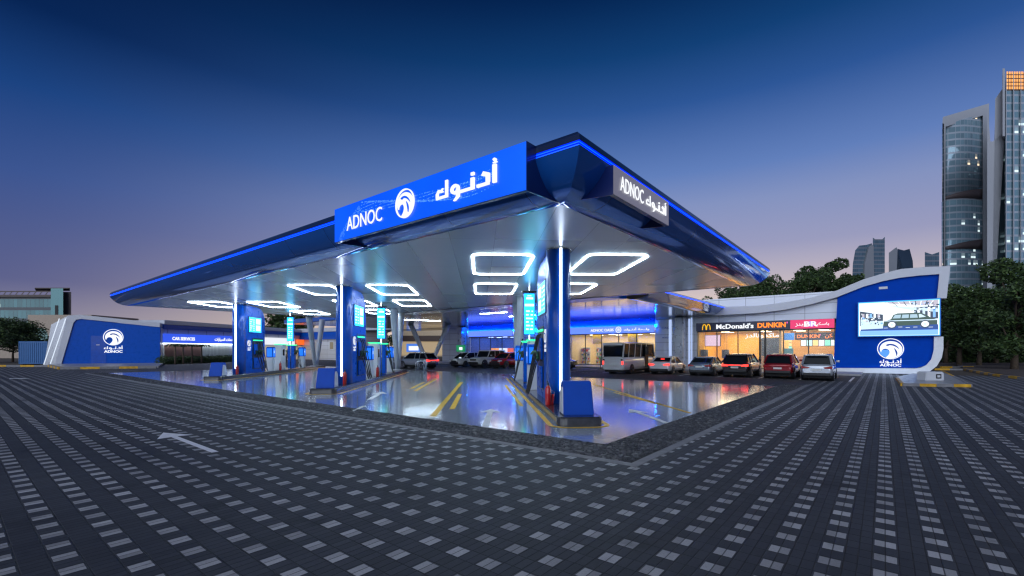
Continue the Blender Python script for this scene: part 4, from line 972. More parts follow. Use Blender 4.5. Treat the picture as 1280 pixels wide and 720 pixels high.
# distant beige building seen through the opening
bb = empty('beige_building', at(540, 120), YAW, 'beige lit building seen through the far V column', 'building')
b = MB(); b.box(-10, 9, 0, 8, 0, 9.2); b.build('wall', mat('beige_wall', (.60,.46,.30), .7), bb)
b = MB(); b.box(-10.2, 9.2, -1.6, -.05, 4.0, 5.4); b.build('awning', mat('brown_awning', (.06,.03,.02), .5), bb)
b = MB(); b.box(-10, 9, -.04, -.002, .3, 3.9); b.build('shop_window', lit('beige_window', (.8,.6,.35), .5), bb)
b = MB(); b.box(-6.2, -2.5, -2.1, -1.7, 1.2, 3.3); b.build('blue_sign', lit('blue_small', (.05,.2,.8), 1), bb); b = MB(); b.box(-5.6, -3.1, -2.15, -2.11, 1.6, 2.7); b.build('sign_marks', E_letter, bb)

# container, cream building, teal office block, left kerbs
ct = empty('blue_container', at(40, 52.5), YAW, 'plain blue container left of the glossy kiosk building', 'container')
b = MB(); b.box(-1.55, 1.75, 0, 2.2, .15, 2.75, bev=.03); b.build('body', mat('container_blue', (.01,.10,.30), .4, var=.1), ct); b = MB()
for i in range(14): x = -1.5+i*.24; b.box(x, x+.1, -.03, -.001, .3, 2.6)
b.build('rib', mat('container_blue2', (.01,.12,.34), .4), ct); b = MB()
for x in (-1.3,1.5): b.box(x-.1, x+.1, .1, 2.1, 0, .149)
b.build('foot', M_dark, ct)
cb_ = empty('cream_building', at(60, 95), YAW, 'cream rendered building with an arched glass end behind the container', 'building'); M_cream = mat('cream_render', (.42,.34,.27), .8, var=.08)
b = MB(); b.box(-4.2, 9, 0, 12, 0, 9.0); b.box(-12, -4.201, 1, 12, 0, 2.8); b.build('wall', M_cream, cb_)
b = MB(); b.prism([(-4.1,2.5), (.0,2.5)]+[(-1.5+1.5*cos(a)-.0, 4.4+1.9*sin(a)) for a in [pi*i/20 for i in range(0, 11)]]+[(-4.1,6.3)], -.05, -.002, lambda u, v, w: (u, w, v)); b.build('arched_glass', mat('green_glass', (.05,.12,.12), .1, .3, emit=(.06,.11,.10), es=.4), cb_)
b = MB(); b.box(.8, 9.2, -.3, -.01, 2.9, 3.4); b.build('ledge', M_cream, cb_)
def curtain(name, glass, band, lit_c, sx_, sz_, wn_t=.86, k=1.0):
    """curtain wall: window grid with a few lit rooms, floor bands"""
    m, N, L, b = nodes_mat(name); g = NG(N, L); t = N.new('ShaderNodeTexCoord'); s = N.new('ShaderNodeSeparateXYZ'); L.new(t.outputs['Object'], s.inputs[0])
    u = g.m('DIVIDE', g.m('ADD', g.m('ADD', s.outputs[0], s.outputs[1]), 500), sx_); v = g.m('DIVIDE', g.m('ADD', s.outputs[2], 0.01), sz_)
    fu, fv = g.m('FRACT', u), g.m('FRACT', v); c = N.new('ShaderNodeCombineXYZ'); L.new(g.m('FLOOR', u), c.inputs[0]); L.new(g.m('FLOOR', v), c.inputs[1])
    wn = N.new('ShaderNodeTexWhiteNoise'); L.new(c.outputs[0], wn.inputs['Vector'])
    c2 = N.new('ShaderNodeCombineXYZ'); L.new(g.m('FLOOR', g.m('DIVIDE', u, 7)), c2.inputs[0]); L.new(g.m('FLOOR', v), c2.inputs[1]); w2 = N.new('ShaderNodeTexWhiteNoise'); L.new(c2.outputs[0], w2.inputs['Vector'])
    isb = g.m('LESS_THAN', fv, .26); mul = g.m('LESS_THAN', fu, .07); fr = g.m('MAXIMUM', isb, mul)
    L.new(g.mix(fr, g.mix(g.m('MULTIPLY', wn.outputs['Value'], .6), glass, tuple(q*1.7 for q in glass)), band), b.inputs['Base Color'])
    L.new(g.m('ADD', .12, g.m('MULTIPLY', fr, .4)), b.inputs['Roughness']); b.inputs['Metallic'].default_value = .25
    on = g.m('MULTIPLY', g.m('GREATER_THAN', g.m('ADD', g.m('MULTIPLY', wn.outputs['Value'], .45), g.m('MULTIPLY', w2.outputs['Value'], .55)), wn_t), g.m('SUBTRACT', 1, fr))
    on = g.m('MULTIPLY', on, g.m('ADD', g.m('LESS_THAN', fv, .55), .15))
    b.inputs['Emission Color'].default_value = (*lit_c, 1); L.new(g.m('MULTIPLY', on, k), b.inputs['Emission Strength']); return m
M_teal = curtain('teal_curtain_wall', (.03,.10,.11), (.09,.10,.11), (.7,.85,.75), 1.6, 4.1, .80, .8)
tb = empty('office_block', at(30, 170), YAW, 'low teal glass office block at the far left edge', 'building')
b = MB(); b.box(-25, 10, 0, 20, 0, 21.2); b.build('glass_facade', M_teal, tb); b = MB(); b.box(10.01, 14.5, -2, 12, 0, 24.2); b.build('stair_tower', mat('teal_panel', (.06,.17,.18), .2, .3, var=.1), tb)
b = MB(); b.box(14.51, 17.5, .5, 12, 0, 23.2); b.build('side_wing', mat('grey_brick', (.20,.17,.18), .7, var=.2, vs=.5), tb)
b = MB(); b.box(11.5, 12.6, -2.1, -2.01, 5, 18); b.build('dark_slot', M_glass, tb)
b = MB(); b.box(-25.5, 9.9, -1, 20, 21.21, 22.0)
for i in range(16): b.bar((-25+i*2.2, -1, 22.0), (-24+i*2.2, -1, 23.2), .3, .3)
b.box(-25.5, 9.9, -1.1, -.9, 23.0, 23.4); b.box(4, 17, -1, 6, 24.3, 24.6); b.build('roof_frame', mat('roof_steel', (.10,.075,.07), .6), tb); skew(tb, 85)
painted_kerb([gr(-60,458.5), gr(62,458.5)], .2, .3, 1.4)
painted_kerb([gr(62,458.5), gr(76,461.8), gr(196,460.3)], .22, .3, 1.5, 1)
island([gr(64,458), gr(77,461.2), gr(198,459.6), at(205,57), at(55,58)], .2, M_walk)
sheet('planted_ground', [at(-60,48)[:2], at(62,48.3)[:2], at(60,90)[:2], at(-60,90)[:2]], .02, M_sand)

# ---------------------------------------------------------------- towers
M_tw = curtain('tower_glass', (.20,.31,.38), (.40,.46,.54), (1,.78,.5), 1.9, 3.6, .88, 1.0)  # tower glass colours raised to carry the pale haze of distance
M_tw2 = curtain('tower_glass_cool', (.18,.30,.37), (.40,.46,.54), (.75,.9,.9), 1.9, 3.6, .76, .9)
M_conc = mat('tower_concrete', (.36,.38,.42), .6, var=.06, vs=.02)
def px_x(px, D, c): return (px-640)/F*D-c
D = 250; c0 = (1210-640)/F*D
tw = empty('office_tower', cw(c0, D), YAW, 'tall curved glass office tower with pale frame above the trees', 'tower')
Z = lambda py: EYE+(HZ-py)*D/F; X = lambda px: px_x(px, D, c0)
def curved(x0, x1, z0a, z1a, z1b, y0, bulge, k=10):
    F_ = []; 
    for i in range(k+1):
        f = i/k; F_.append((x0+(x1-x0)*f, y0-bulge*sin(pi*f), z1a+(z1b-z1a)*f))
    b = MB(); b.loft([[Vector((x, y, z0a)), Vector((x, y, z1)), Vector((x, y+22, z1)), Vector((x, y+22, z0a))] for x, y, z1 in F_], True, True, True); return b
curved(X(1181), X(1228), 0, Z(250), Z(235), 0, 2.2).build('lower_glazing', M_tw2, tw)
curved(X(1181), X(1228), Z(248), Z(158), Z(144), 0.2, 2.2).build('upper_glazing', M_tw, tw)
curved(X(1180.5), X(1228.5), Z(249), Z(246), Z(236), -.4, 2.2).build('dark_band', mat('tower_band', (.10,.08,.085), .6), tw); curved(X(1180.5), X(1228.5), Z(312), Z(309), Z(299), -.4, 2.2).build('dark_band', mat('tower_band', (.10,.08,.085), .6), tw)
b = MB(); b.prism([(X(1178),Z(156)), (X(1178.5),Z(148)), (X(1236),Z(131)), (X(1236),0), (X(1228.2),0), (X(1228.2),Z(146)), (X(1182),Z(160)), (X(1181),0), (X(1180),0), (X(1180),Z(156))], -1.5, 20, lambda u, v, w: (u, w, v)); b.build('frame', M_conc, tw)
curved(X(1177), X(1180), 0, Z(252), Z(252), 1, 1, 4).build('side_glazing', M_tw, tw); curved(X(1177.5), X(1180), Z(251), Z(158), Z(158), 2, 1, 4).build('side_glazing', M_tw, tw)
skew(tw, 1177)
D2 = 215; c1 = (1262-640)/F*D2; t2 = empty('glass_tower', cw(c1, D2), YAW, 'taller glass tower with a glowing orange top at the right edge', 'tower')
Z = lambda py: EYE+(HZ-py)*D2/F; X = lambda px: px_x(px, D2, c1)
b = MB(); b.box(X(1256), X(1310), -3, 22, 0, Z(118)); b.build('glazing', M_tw2, t2)
b = MB(); b.box(X(1239), X(1256)-.01, 2, 22, 0, Z(175)); b.build('dark_glazing', mat('tower_dark', (.05,.08,.10), .15, .3), t2)
b = MB(); b.prism([(X(1234),0), (X(1239),0), (X(1243),Z(200)), (X(1244),Z(125)), (X(1256),Z(108)), (X(1256),Z(166)), (X(1241),Z(178)), (X(1238),Z(178)), (X(1234),Z(130))], -1, 20, lambda u, v, w: (u, w, v)); b.build('frame', M_conc, t2)
b = MB(); b.box(X(1253), X(1255.9), -4, 4, Z(175), Z(92))
for px in (1257, 1266, 1275): b.box(X(px), X(px+1), -4, -3.1, 0, Z(98))
b.build('fin', M_conc, t2)
b = MB()
for r in range(5):
    for px in range(1258, 1282, 3): b.box(X(px), X(px+2), -3.1, -3.01, Z(116-r*4.6), Z(116-r*4.6)+1.2)
b.build('crown_light', lit('crown_glow', (1,.42,.12), 1.3), t2)
b = MB(); b.box(X(1257), X(1310), -3, 10, Z(118)+.01, Z(96)); b.build('crown', mat('crown_panel', (.12,.09,.08), .5), t2)
skew(t2, 1240)
D3 = 900
def far_tower(name, pts, px, label, m, thick=25, D=D3):
    c = (px-640)/F*D; t = empty(name, cw(c, D), YAW, label, 'tower', 'distant skyline towers')
    b = MB(); b.prism([(px_x(u, D, c), EYE+(HZ-v)*D/F) for u, v in pts], 0, thick, lambda u, v, w: (u, w, v)); b.build('body', m, t); skew(t, px); return t, c
M_f1 = curtain('far_glass', (.07,.12,.16), (.16,.18,.22), (.9,.85,.7), 3.5, 8, .97, .5); M_f2 = mat('far_glass_dark', (.035,.06,.09), .15, .4, var=.15, vs=.02); M_f3 = mat('far_pale', (.22,.24,.27), .4, .2, var=.05, vs=.02)
t, c = far_tower('skyline_tower', [(1065,355), (1066,330), (1069,313), (1074,307), (1083,306), (1090,304), (1090,355)], 1077, 'curved distant tower with slanted top left of the twin spires', M_f1)
b = MB(); b.prism([(px_x(u, D3, c), EYE+(HZ-v)*D3/F) for u, v in [(1078,355), (1079,330), (1084,310), (1088,306), (1090,308), (1091,355)]], -4, -.5, lambda u, v, w: (u, w, v)); b.build('pale_face', M_f3, t)
t, c = far_tower('skyline_tower', [(1091,352), (1091,297), (1094,299), (1103,299), (1106,296), (1106,352)], 1098, 'straight distant tower with two spiked corners', M_f1)
t, c = far_tower('skyline_tower', [(1111,352), (1111,316), (1119,310), (1121,309), (1128,333), (1128,352)], 1118, 'distant tower with a sharp leaning point', M_f3)
t, c = far_tower('skyline_tower', [(1121,340), (1122,311), (1130,313), (1137,311), (1141,326), (1142,345)], 1132, 'dark distant tower with concave roof, rightmost of its cluster', M_f2)
t, c = far_tower('skyline_tower', [(1156,345), (1156,315), (1165,318), (1174,315), (1174,345)], 1165, 'small distant tower standing alone beside the tall office tower', M_f1, D=700)
# ---------------------------------------------------------------- vehicles
M_tail = lit('tail_light_on', (1,.03,.02), 3.5); M_tailoff = mat('tail_lens', (.30,.005,.008), .15, 0, 1); M_head = mat('head_lens', (.75,.78,.8), .08, 0, 1)
M_plate = mat('number_plate', (.6,.6,.58), .4); M_rim_ = mat('alloy', (.38,.39,.41), .25, 1); M_chrome = mat('chrome', (.7,.7,.72), .1, 1)
def paint(name, c, metal=.3): return mat(name, c, .22, metal, 1, var=.03)
M_under = mat('underbody', (.01,.01,.011), .8)
def vehicle(name, kind, pm_, label, cat, lights=False, group='parked cars', head=False, dark_low=True):
    """nose along +y, origin on the ground under the rear bumper's middle"""
    K = dict(
     sedan=dict(L=4.6, W=1.80, belt=.93, hood=.88, deck=1.02, roof=1.44, gh=[(.55,1.00),(1.25,1.40),(2.55,1.42),(3.45,.96)], wr=.66, r=.325, ax=(.95,3.65), gb=.24),
     suv=dict(L=4.6, W=1.90, belt=1.08, hood=1.06, deck=1.10, roof=1.70, gh=[(.10,1.12),(.55,1.62),(2.7,1.68),(3.55,1.10)], wr=.64, r=.38, ax=(.85,3.65), gb=.36),
     jeep=dict(L=4.7, W=1.95, belt=1.20, hood=1.20, deck=1.22, roof=1.92, gh=[(.12,1.22),(.20,1.88),(2.75,1.90),(3.15,1.22)], wr=.82, r=.42, ax=(.85,3.75), gb=.36),
     mpv=dict(L=4.7, W=1.83, belt=1.05, hood=1.02, deck=1.08, roof=1.72, gh=[(.14,1.06),(.42,1.66),(2.9,1.68),(3.95,1.05)], wr=.66, r=.34, ax=(.85,3.65), gb=.30),
     bus=dict(L=6.9, W=2.05, belt=1.42, hood=1.35, deck=1.42, roof=2.62, gh=[(.05,1.44),(.16,2.55),(6.2,2.50),(6.75,1.44)], wr=.90, r=.38, ax=(1.55,5.5), gb=.32))[kind]
    L_, Wd, bl, r = K['L'], K['W']/2, K['belt'], K['r']; t = empty(name, (0,0,0), 0, label, cat, group)
    gb = K['gb']; boxy = kind in ('bus',)
    # lower body: stations (y, half width, bottom z, top z)
    st = [(0, .80, gb+.16, K['deck']-.30), (.05, .90, gb+.08, K['deck']-.10), (.18, .96, gb+.02, K['deck']-.02), (.5, 1, gb, K['deck']), (1.2, 1, gb, bl+.01), (L_*.5, 1, gb-.02, bl),
          (L_*.74, 1, gb, bl-.01), (L_*.80, .99, gb, K['hood']), (L_*.92, .95, gb, K['hood']-.10), (L_*.975, .86, gb+.04, K['hood']-.24), (L_, .72, gb+.12, K['hood']-.36)]
    if boxy: st = [(0, .90, gb+.08, bl-.04), (.06, .97, gb+.02, bl), (.3, 1, gb, bl), (L_*.5, 1, gb, bl), (L_*.85, 1, gb, bl), (L_*.96, .94, gb, bl-.03), (L_, .80, gb+.1, bl-.25)]
    rings = []
    for y, wf, zb, zt in st:
        w = Wd*wf; h = zt-zb; half = [(w*.80, zb), (w*.97, zb+.05*h), (w, zb+.30*h), (w*.995, zb+.58*h), (w*.965, zb+.82*h), (w*.90, zb+.96*h), (w*.80, zt+.004), (w*.4, zt+.018)]
        rings.append([Vector((x, y, z)) for x, z in half]+[Vector((-x, y, z)) for x, z in reversed(half)])
    b = MB(); b.loft(rings)
    # roof and pillars in body colour
    g = K['gh']; wb, wr = Wd*.885, Wd*K['wr']+.06; (y0, z0), (y1, z1), (y2, z2), (y3, z3) = g
    def gw(z): return wb+(wr-wb)*(z-bl)/(K['roof']-bl)
    ro = []
    n_ = 8
    for i in range(n_+1):
        f = i/n_; y = y1-.06+(y2-y1+.12)*f; z = z1+(K['roof']-z1)*(1-(2*f-1)**2)*.9+(z2-z1)*f*.2; w = gw(z1)+.01
        ro.append([Vector(p) for p in ((w, y, z-.05), (w*.96, y, z), (w*.6, y, z+.03), (-w*.6, y, z+.03), (-w*.96, y, z), (-w, y, z-.05))])
    b.loft(ro)
    for s in (-1, 1):
        P = lambda y, z: Vector((s*(gw(z)+.004), y, z)); pw = .07
        b.bar(P(y0, z0-.03), P(y1, z1), .10, .10); b.bar(P(y3, z3-.03), P(y2, z2), pw, pw)
        cols_ = {'sedan': (.52,), 'suv': (.30,.62), 'jeep': (.33,.66), 'mpv': (.30,.62), 'bus': (.16,.36,.56,.74)}[kind]
        for f in cols_:
            y = y1+(y2-y1)*f if kind != 'sedan' else y1+(y2-y1)*.45
            b.bar(P(y, bl-.03), P(y+.02, z1), .06 if kind != 'bus' else .05, .05, (0,1,0))
    b.build('body', pm_, t)
    # glasshouse
    b = MB(); G = []
    for (y, z) in ((y0, bl-.05), (y0+.02, z0)): pass
    def gr_(z, ya, yb): w = gw(z)-.012; return [Vector((-w, ya, z)), Vector((w, ya, z)), Vector((w, yb, z)), Vector((-w, yb, z))]
    zt = min(z1, z2)-.02; k = 5; R_s = []
    for i in range(k+1):
        f = i/k; z = (bl-.04)+(zt-(bl-.04))*f; ff = max(0, (z-z0))/(z1-z0); fe = max(0, (z-z3))/(z2-z3); R_s.append(gr_(z, y0+(y1-y0)*ff+.015, y3+(y2-y3)*fe-.015))
    b.loft(R_s, True, True, False); b.build('windows', M_glass, t)
    # dark lower valance, bumpers
    if dark_low:
        b = MB(); b.box(-Wd*.84, Wd*.84, -.015, .12, gb+.02, gb+.22, bev=.03); b.box(-Wd*.78, Wd*.78, L_-.12, L_+.012, gb+.06, gb+.30, bev=.03); b.build('bumper_trim', M_dark, t)
    b = MB(); b.box(-Wd*.82, Wd*.82, .25, L_-.3, .17, gb+.06); b.build('underbody', M_under, t)
    # wheels
    for ay in K['ax']:
        for s in (-1, 1):
            x = s*(Wd-.10)
            b = MB(); b.tube([(s*(Wd*.55), ay, r+.02), (s*(Wd+.006), ay, r+.02)], r+.055, 24); b.build('wheel_arch', M_dark, t)
            b = MB(); b.tube([(x-s*.12, ay, r), (x-s*.10, ay, r), (x+s*.09, ay, r), (x+s*.115, ay, r)], [r-.03, r, r, r-.03], 24); w = b.build('wheel', M_rub, t)
            b = MB()
            for i in range(5):
                a = 2*pi*i/5+.3; c_, s_ = cos(a), sin(a); X = x+s*.118; b.bar((X, ay+c_*.05, r+s_*.05), (X, ay+c_*r*.66, r+s_*r*.66), .07, .02, (1,0,0))
            b.tube([(x+s*.10, ay, r), (x+s*.12, ay, r)], r*.70, 20) if False else None
            rg = [[Vector((x+s*.112+s*d, ay+rr*cos(2*pi*j/20), r+rr*sin(2*pi*j/20))) for j in range(20)] for rr, d in ((r*.72,0), (r*.70,.012), (r*.60,.012), (r*.60,0))]
            b.loft(rg, True, False); b.cyl; b.build('rim', M_rim_, w)
    # lights, plate, mirrors, handles
    zl = K['deck']-.20 if kind != 'bus' else .95; tm = M_tail if lights else M_tailoff
    for s in (-1, 1):
        b = MB()
        if kind in ('bus', 'jeep'): b.box(min(s*Wd*.80, s*Wd*.93), max(s*Wd*.80, s*Wd*.93), -.02, .05, zl-.16, zl+.12, bev=.02)
        else: b.prism([(Wd*.42, zl), (Wd*.94, zl+.07), (Wd*.95, zl-.09), (Wd*.50, zl-.09)], -.028, .16, lambda u, v, w: (s*u, w, v))
        b.build('taillight', tm, t)
        b = MB(); zh = K['hood']-.27; b.prism([(Wd*.50, zh-.05), (Wd*.90, zh-.03), (Wd*.92, zh+.11), (Wd*.55, zh+.06)], L_-.30, L_-.012, lambda u, v, w: (s*u, w, v)); b.build('headlight', M_head, t)
        b = MB(); ym = y3-.45; zm = bl+.08; b.box(min(s*Wd*.98, s*(Wd+.19)), max(s*Wd*.98, s*(Wd+.19)), ym, ym+.13, zm, zm+.15, bev=.03); b.build('mirror', pm_, t)
        if kind != 'bus':
            b = MB(); X = s*(Wd*.985); 
            for ya in (y1+.55, y1+1.6): b.box(min(X, X+s*.03), max(X, X+s*.03), ya, ya+.2, bl-.16, bl-.13)
            b.build('door_handle', M_chrome, t)
    b = MB(); zp = zl-.12 if kind == 'sedan' else (zl-.17 if kind != 'bus' else .72); b.box(-.26, .26, -.04, -.012, zp-.06, zp+.06); b.build('number_plate', M_plate, t)
    if kind in ('suv',) : b = MB(); b.box(-Wd*.42, Wd*.42, -.032, .02, zl-.03, zl+.015); b.build('light_bar', tm, t)
    if kind in ('suv', 'mpv', 'jeep'):
        b = MB(); b.box(-wr*.86, wr*.86, y1-.26, y1+.02, z1+.0, z1+.055, bev=.015); b.build('spoiler', pm_, t)
    if kind == 'sedan' and lights: b = MB(); b.box(-.16, .16, y1-.33, y1-.28, z1-.20, z1-.15); b.build('brake_lamp', M_tail, t)
    b = MB(); b.prism([(-Wd*.45, K['hood']-.42), (Wd*.45, K['hood']-.42), (Wd*.52, K['hood']-.24), (-Wd*.52, K['hood']-.24)], L_-.1, L_+.012, lambda u, v, w: (u, w, v)); b.build('grille', M_dark, t)
    if kind == 'bus':
        b = MB(); b.box(-.85, .85, -.03, .02, 1.55, 2.28, bev=.02); b.build('rear_window', M_glass, t)
        b = MB(); b.box(-.86, .86, .02, .12, 2.36, 2.5); b.box(-.15, .15, -.03, .0, 2.42, 2.5); b.build('rear_header', pm_, t)
        b = MB(); b.box(Wd-.0, Wd+.016, 4.2, 4.95, .5, 2.3, bev=.01); b.build('side_door', M_glass, t)
        for s in (-1, 1): b = MB(); b.box(min(s*.93,s*.75), max(s*.93,s*.75), -.03, 0, 1.12, 1.24); b.build('reflector', M_dark, t)
    return t
def place(t, x, y, rz=0): t.scale = (.86, .88, .89); t.location = (x, y, .009); t.rotation_euler = (0, 0, rz)
V = [
 vehicle('minibus', 'bus', paint('bus_paint', (.74,.73,.72), .1), 'beige minibus parked in front of the lit market, tallest vehicle', 'minibus', True, dark_low=False),
 vehicle('parked_car', 'sedan', paint('white_paint_car', (.66,.67,.70), .05), 'white saloon with red brake lights on, beside the minibus', 'car', True),
 vehicle('parked_car', 'sedan', paint('silver_blue', (.16,.20,.25), .6), 'dark silver saloon parked between white saloon and black SUV', 'car', False),
 vehicle('parked_car', 'suv', paint('black_car', (.012,.011,.012), .3), 'black SUV with glowing red rear light bar under the black sign', 'SUV', True),
 vehicle('parked_car', 'suv', paint('red_car', (.26,.008,.015), .4), 'dark red SUV with lights off between black SUV and silver people carrier', 'SUV', False),
 vehicle('parked_car', 'mpv', paint('silver_car', (.5,.54,.6), .5), 'silver people carrier, rightmost of the parked row by the blue wall', 'people carrier', False),
]
place(V[0], -15.35, 30.6); place(V[1], -12.7, 32.6, radians(1)); place(V[2], -9.75, 32.2); place(V[3], -7.45, 31.9, radians(-1)); place(V[4], -5.05, 32.0); place(V[5], -3.0, 31.4, radians(1))
e = vehicle('moving_car', 'suv', paint('pale_silver', (.38,.40,.43), .5), 'silver estate with brake lights leaving behind the middle fuel island', 'car', True, None); place(e, -32.6, 28.6, radians(90+6))
e = vehicle('parked_car', 'mpv', paint('white_paint_car', (1,1,1)), 'small white car facing out in front of the far shop, left of the white jeep', 'car', False); place(e, -33.9, 36.6, radians(180))
e = vehicle('parked_car', 'jeep', paint('white_jeep', (.6,.61,.63), .0), 'boxy white off roader with black grille facing out by the blue shop', 'off roader', False); place(e, -31.5, 36.9, radians(180))
e = vehicle('parked_car', 'suv', paint('bright_red', (.42,.012,.018), .3), 'bright red SUV facing out in front of the blue shop', 'SUV', False); place(e, -28.6, 36.7, radians(180))
e = vehicle('moving_car', 'suv', paint('bronze_grey', (.16,.15,.14), .5), 'grey brown car half hidden behind the nearest totem', 'car', False, None); place(e, -25.9, 35.6, radians(-82))
# trolley frames by the market door
for i in range(2):
    t = empty('trolley_rail', (-20.6+i*1.0, 38.6, .009), 0, ('dark trolley rail right of the grey car', 'second trolley rail outside the market')[i], 'rail', 'trolley rails')
    b = MB(); b.tube([(0,0,0), (0,0,.9), (.0,.05,1.0), (0,.9,1.0), (0,1,.9), (0,1,0)], .03, 6); b.build('hoop', M_dark, t); b = MB(); b.tube([(0,0,.5), (0,1,.5)], .025, 6); b.build('crossbar', M_dark, t)

# ---------------------------------------------------------------- trees
M_bark = mat('bark', (.09,.065,.045), .9, var=.4, vs=6, bump=.6)
def leaf_mats(name, cols): return [mat(name+'_%d' % i, c, .6, var=.3, vs=.7) for i, c in enumerate(cols)]
LV = leaf_mats('foliage', [(.034,.068,.02), (.052,.095,.025), (.024,.048,.016), (.085,.14,.035)])
def crown_mesh(blobs, n_, s, rnd):
    b = MB(); vs = []; fs = []
    tot_ = sum(r*r for *_, r in blobs)
    for (x, y, z, r) in blobs:
        for _ in range(int(n_*r*r/tot_)):
            while True:
                p = Vector((rnd.uniform(-1,1), rnd.uniform(-1,1), rnd.uniform(-1,1)))
                if .02 < p.length < 1: break
            q_ = p.normalized()*(p.length**.45)
            q_ = q_*(.75+.35*sin(5*p.x+3*x)*sin(4*p.z+z)*.6+.12)
            c = Vector((x, y, z))+Vector((q_.x*r, q_.y*r, q_.z*r*.8))
            a = Vector((rnd.gauss(0,1), rnd.gauss(0,1), rnd.gauss(0,.7))).normalized(); d = a.cross(Vector((rnd.gauss(0,1), rnd.gauss(0,1), rnd.gauss(0,1)))).normalized()
            k = s*rnd.uniform(.6, 1.3); i = len(vs)
            vs += [c-a*k, c+d*k*.45, c+a*k, c-d*k*.45]; fs.append((i, i+1, i+2, i+3))
    me = bpy.data.meshes.new('crown'); me.from_pydata(vs, [], fs)
    for m in LV: me.materials.append(m)
    for p in me.polygons: p.material_index = rnd.choice((0,0,1,1,2,2,3)); 
    b.b.free(); return me
def tree(loc, h, cr, seed, label, group=None, n_=9000, ls=.13, trunk=.4, name='tree', tall=1.0, cat='tree', low=.32, nb=14):
    rnd = random.Random(seed); t = empty(name, loc, 0, label, cat, group); b = MB(); top = h*.72
    b.tube([(0,0,-.1), (.03*h*.1,0,.15*h), (.02*h,.01*h,.4*h), (0,0,top)], [h*.03, h*.022, h*.017, h*.006], 9)
    blobs = []
    for i in range(nb):
        a = rnd.uniform(0, 2*pi); f = rnd.uniform(low, .92); rr = cr*(1-abs(f-.55)*1.1)*rnd.uniform(.3, .85); r = cr*rnd.uniform(.28, .50)
        c = Vector((rr*cos(a), rr*sin(a), h*f*tall)); blobs.append((*c, r)); s = Vector((0, 0, h*max(.2, f-.28)))
        b.tube([s, s.lerp(c, .5)+Vector((0,0,-.04*h)), c], [h*.010, h*.007, h*.003], 6)
    blobs.append((0, 0, h*.88, cr*.35)); b.build('trunk', M_bark, t)
    o = bpy.data.objects.new('crown', crown_mesh(blobs, n_, ls, rnd)); C.objects.link(o); o.parent = t
    b = None; return t
G_ = 'trees behind the shops'
for i, (px, py, D, h, cr, lab) in enumerate([
    (905, 0, 66, 12.0, 4.6, 'dark tree behind the shops, nearest to the canopy tip'), (936, 0, 68, 13.2, 5.0, 'broad dark tree above the black shop sign'), (966, 0, 66, 12.8, 4.8, 'round dark tree above the pink sign, behind the shops'),
    (1004, 0, 62, 12.0, 4.0, 'lower dark tree behind the rising white parapet'), (1028, 0, 63, 13.4, 4.2, 'middle tree behind the rising white parapet'), (1051, 0, 64, 15.6, 3.4, 'pointed tree just left of the distant skyline towers')]):
    tree(at(px, D), h, cr, 20+i, lab, G_, 11000, .20)
G2 = 'trees on the right'
for i, (px, D, h, cr, n_, lab) in enumerate([(1199, 52, 9.3, 3.6, 12000, 'dark tree with bare brown trunk right of the blue end wall'), (1224, 50, 8.4, 3.6, 10000, 'dark tree between the blue wall and the frame edge'),
    (1268, 40, 9.6, 3.6, 14000, 'large brighter green tree at the right edge of the view'), (1245, 58, 9.4, 4.2, 9000, 'dark tree filling the gap under the office tower'), (1310, 46, 11.5, 4.0, 8000, 'tree half outside the right edge of the view'), (1182, 62, 9.6, 3.6, 7000, 'dark tree directly behind the right edge of the white rim')]):
    tree(at(px, D, .1), h, cr, 40+i, lab, G2, n_, .17, low=.30 if i in (0,) else .18, nb=20)
for i, (px, D) in enumerate([(1185, 66), (1205, 68), (1226, 64), (1248, 66), (1270, 62), (1292, 60)]):
    t = empty('bush', at(px, D), 0, ['dark bush deepest behind the blue wall edge', 'second dark bush in the shade of the right trees', 'third dark bush under the right trees', 'dark bush under the office tower', 'dark bush by the right frame edge', 'dark bush at the extreme right'][i], 'bush', 'bushes under the right trees')
    o = bpy.data.objects.new('foliage', crown_mesh([(dx, 0, z, 2.0) for dx in (-2.2, 0, 2.2) for z in (1.0, 2.8)], 3500, .2, random.Random(70+i))); C.objects.link(o); o.parent = t
tree(at(16, 66), 5.6, 4.4, 91, 'low spreading tree left of the blue container', None, 12000, .17, low=.5, nb=16)
tree(at(-22, 60), 5.0, 4.2, 92, 'low tree cut by the left frame edge', None, 7000, .17, low=.5)
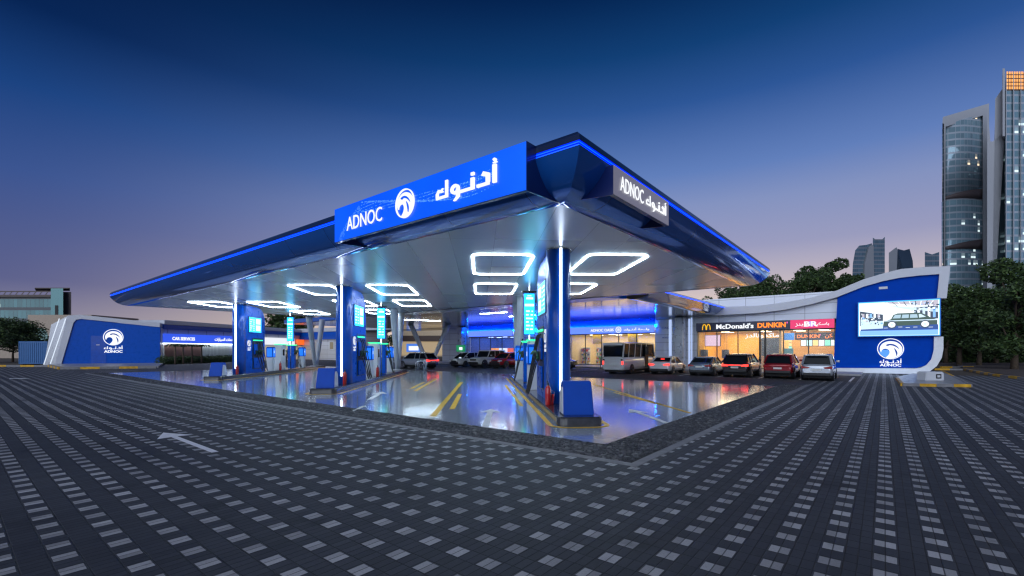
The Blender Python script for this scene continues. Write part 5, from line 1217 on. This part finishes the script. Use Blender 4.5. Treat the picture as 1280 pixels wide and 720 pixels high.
for i, px in enumerate((318, 345, 372, 452, 474)):
    tree(at(px, 108+3*(i % 2)), 10.2+(i % 3)*.8, 4.5, 100+i, ['tree behind the service wing, left of the cyan screen', 'second tree behind the service wing', 'tree behind the service wing by the white columns', 'tree behind the link wall', 'last tree behind the link wall'][i], 'trees behind the left wing', 2500, .4)
# palms drawn dark against the brown wall, and a low hedge
def palm(loc, h, label):
    t = empty('palm_tree', loc, 0, label, 'palm tree', 'small palms by the brown wall'); b = MB(); b.tube([(0,0,0), (.05,0,h*.5), (0,0,h)], [.12,.09,.08], 8); b.build('trunk', M_bark, t); b = MB()
    for i in range(11):
        a = 2*pi*i/11; d = Vector((cos(a), sin(a), 0)); pts = [Vector((0,0,h))+d*f*1.1+Vector((0,0,.55*sin(f*2.6)-.25*f)) for f in (0,.25,.5,.75,1)]
        for p, q in zip(pts, pts[1:]): b.bar(p, q, .16, .015)
    b.build('fronds', LV[2], t)
for i, px in enumerate((219, 229, 240, 252)): palm(at(px, 55.5+(px-219)*.12), 2.1, ['leftmost small palm by the brown wall', 'second small palm from the left by the brown wall', 'third small palm by the brown wall', 'rightmost small palm, next to the white roller door'][i])
hd = MB(); o = bpy.data.objects.new('hedge', crown_mesh([tuple(at(202, 55.2).lerp(at(300, 68.6), i/26)+Vector((0,0,.45)))+(.75,) for i in range(27)], 7000, .12, random.Random(5))); C.objects.link(o); hd.b.free()
tag(o, 'low clipped hedge along the foot of the service wing', 'hedge')
# small plant and green sign by the far shop
gs = empty('green_sign', at(576, 56), YAW, 'small green lit sign between the tiled wall and the blue shop', 'sign'); b = MB(); b.box(-.55, .55, 0, .12, 1.55, 2.35, bev=.01); b.build('panel', lit('green_panel', (.0,.30,.10), .8), gs); b = MB(); b.box(-.04,.04,.02,.1,0,1.55); b.build('post', M_steel, gs); b = MB(); b.box(-.2,.2,-.012,-.002,1.75,2.1); b.build('symbol', E_letter, gs)

# floodlights: the ceiling rings' own light
for o in [o for o in bpy.data.objects if o.name.startswith('ceiling_light') and o.parent == canopy]:
    pass
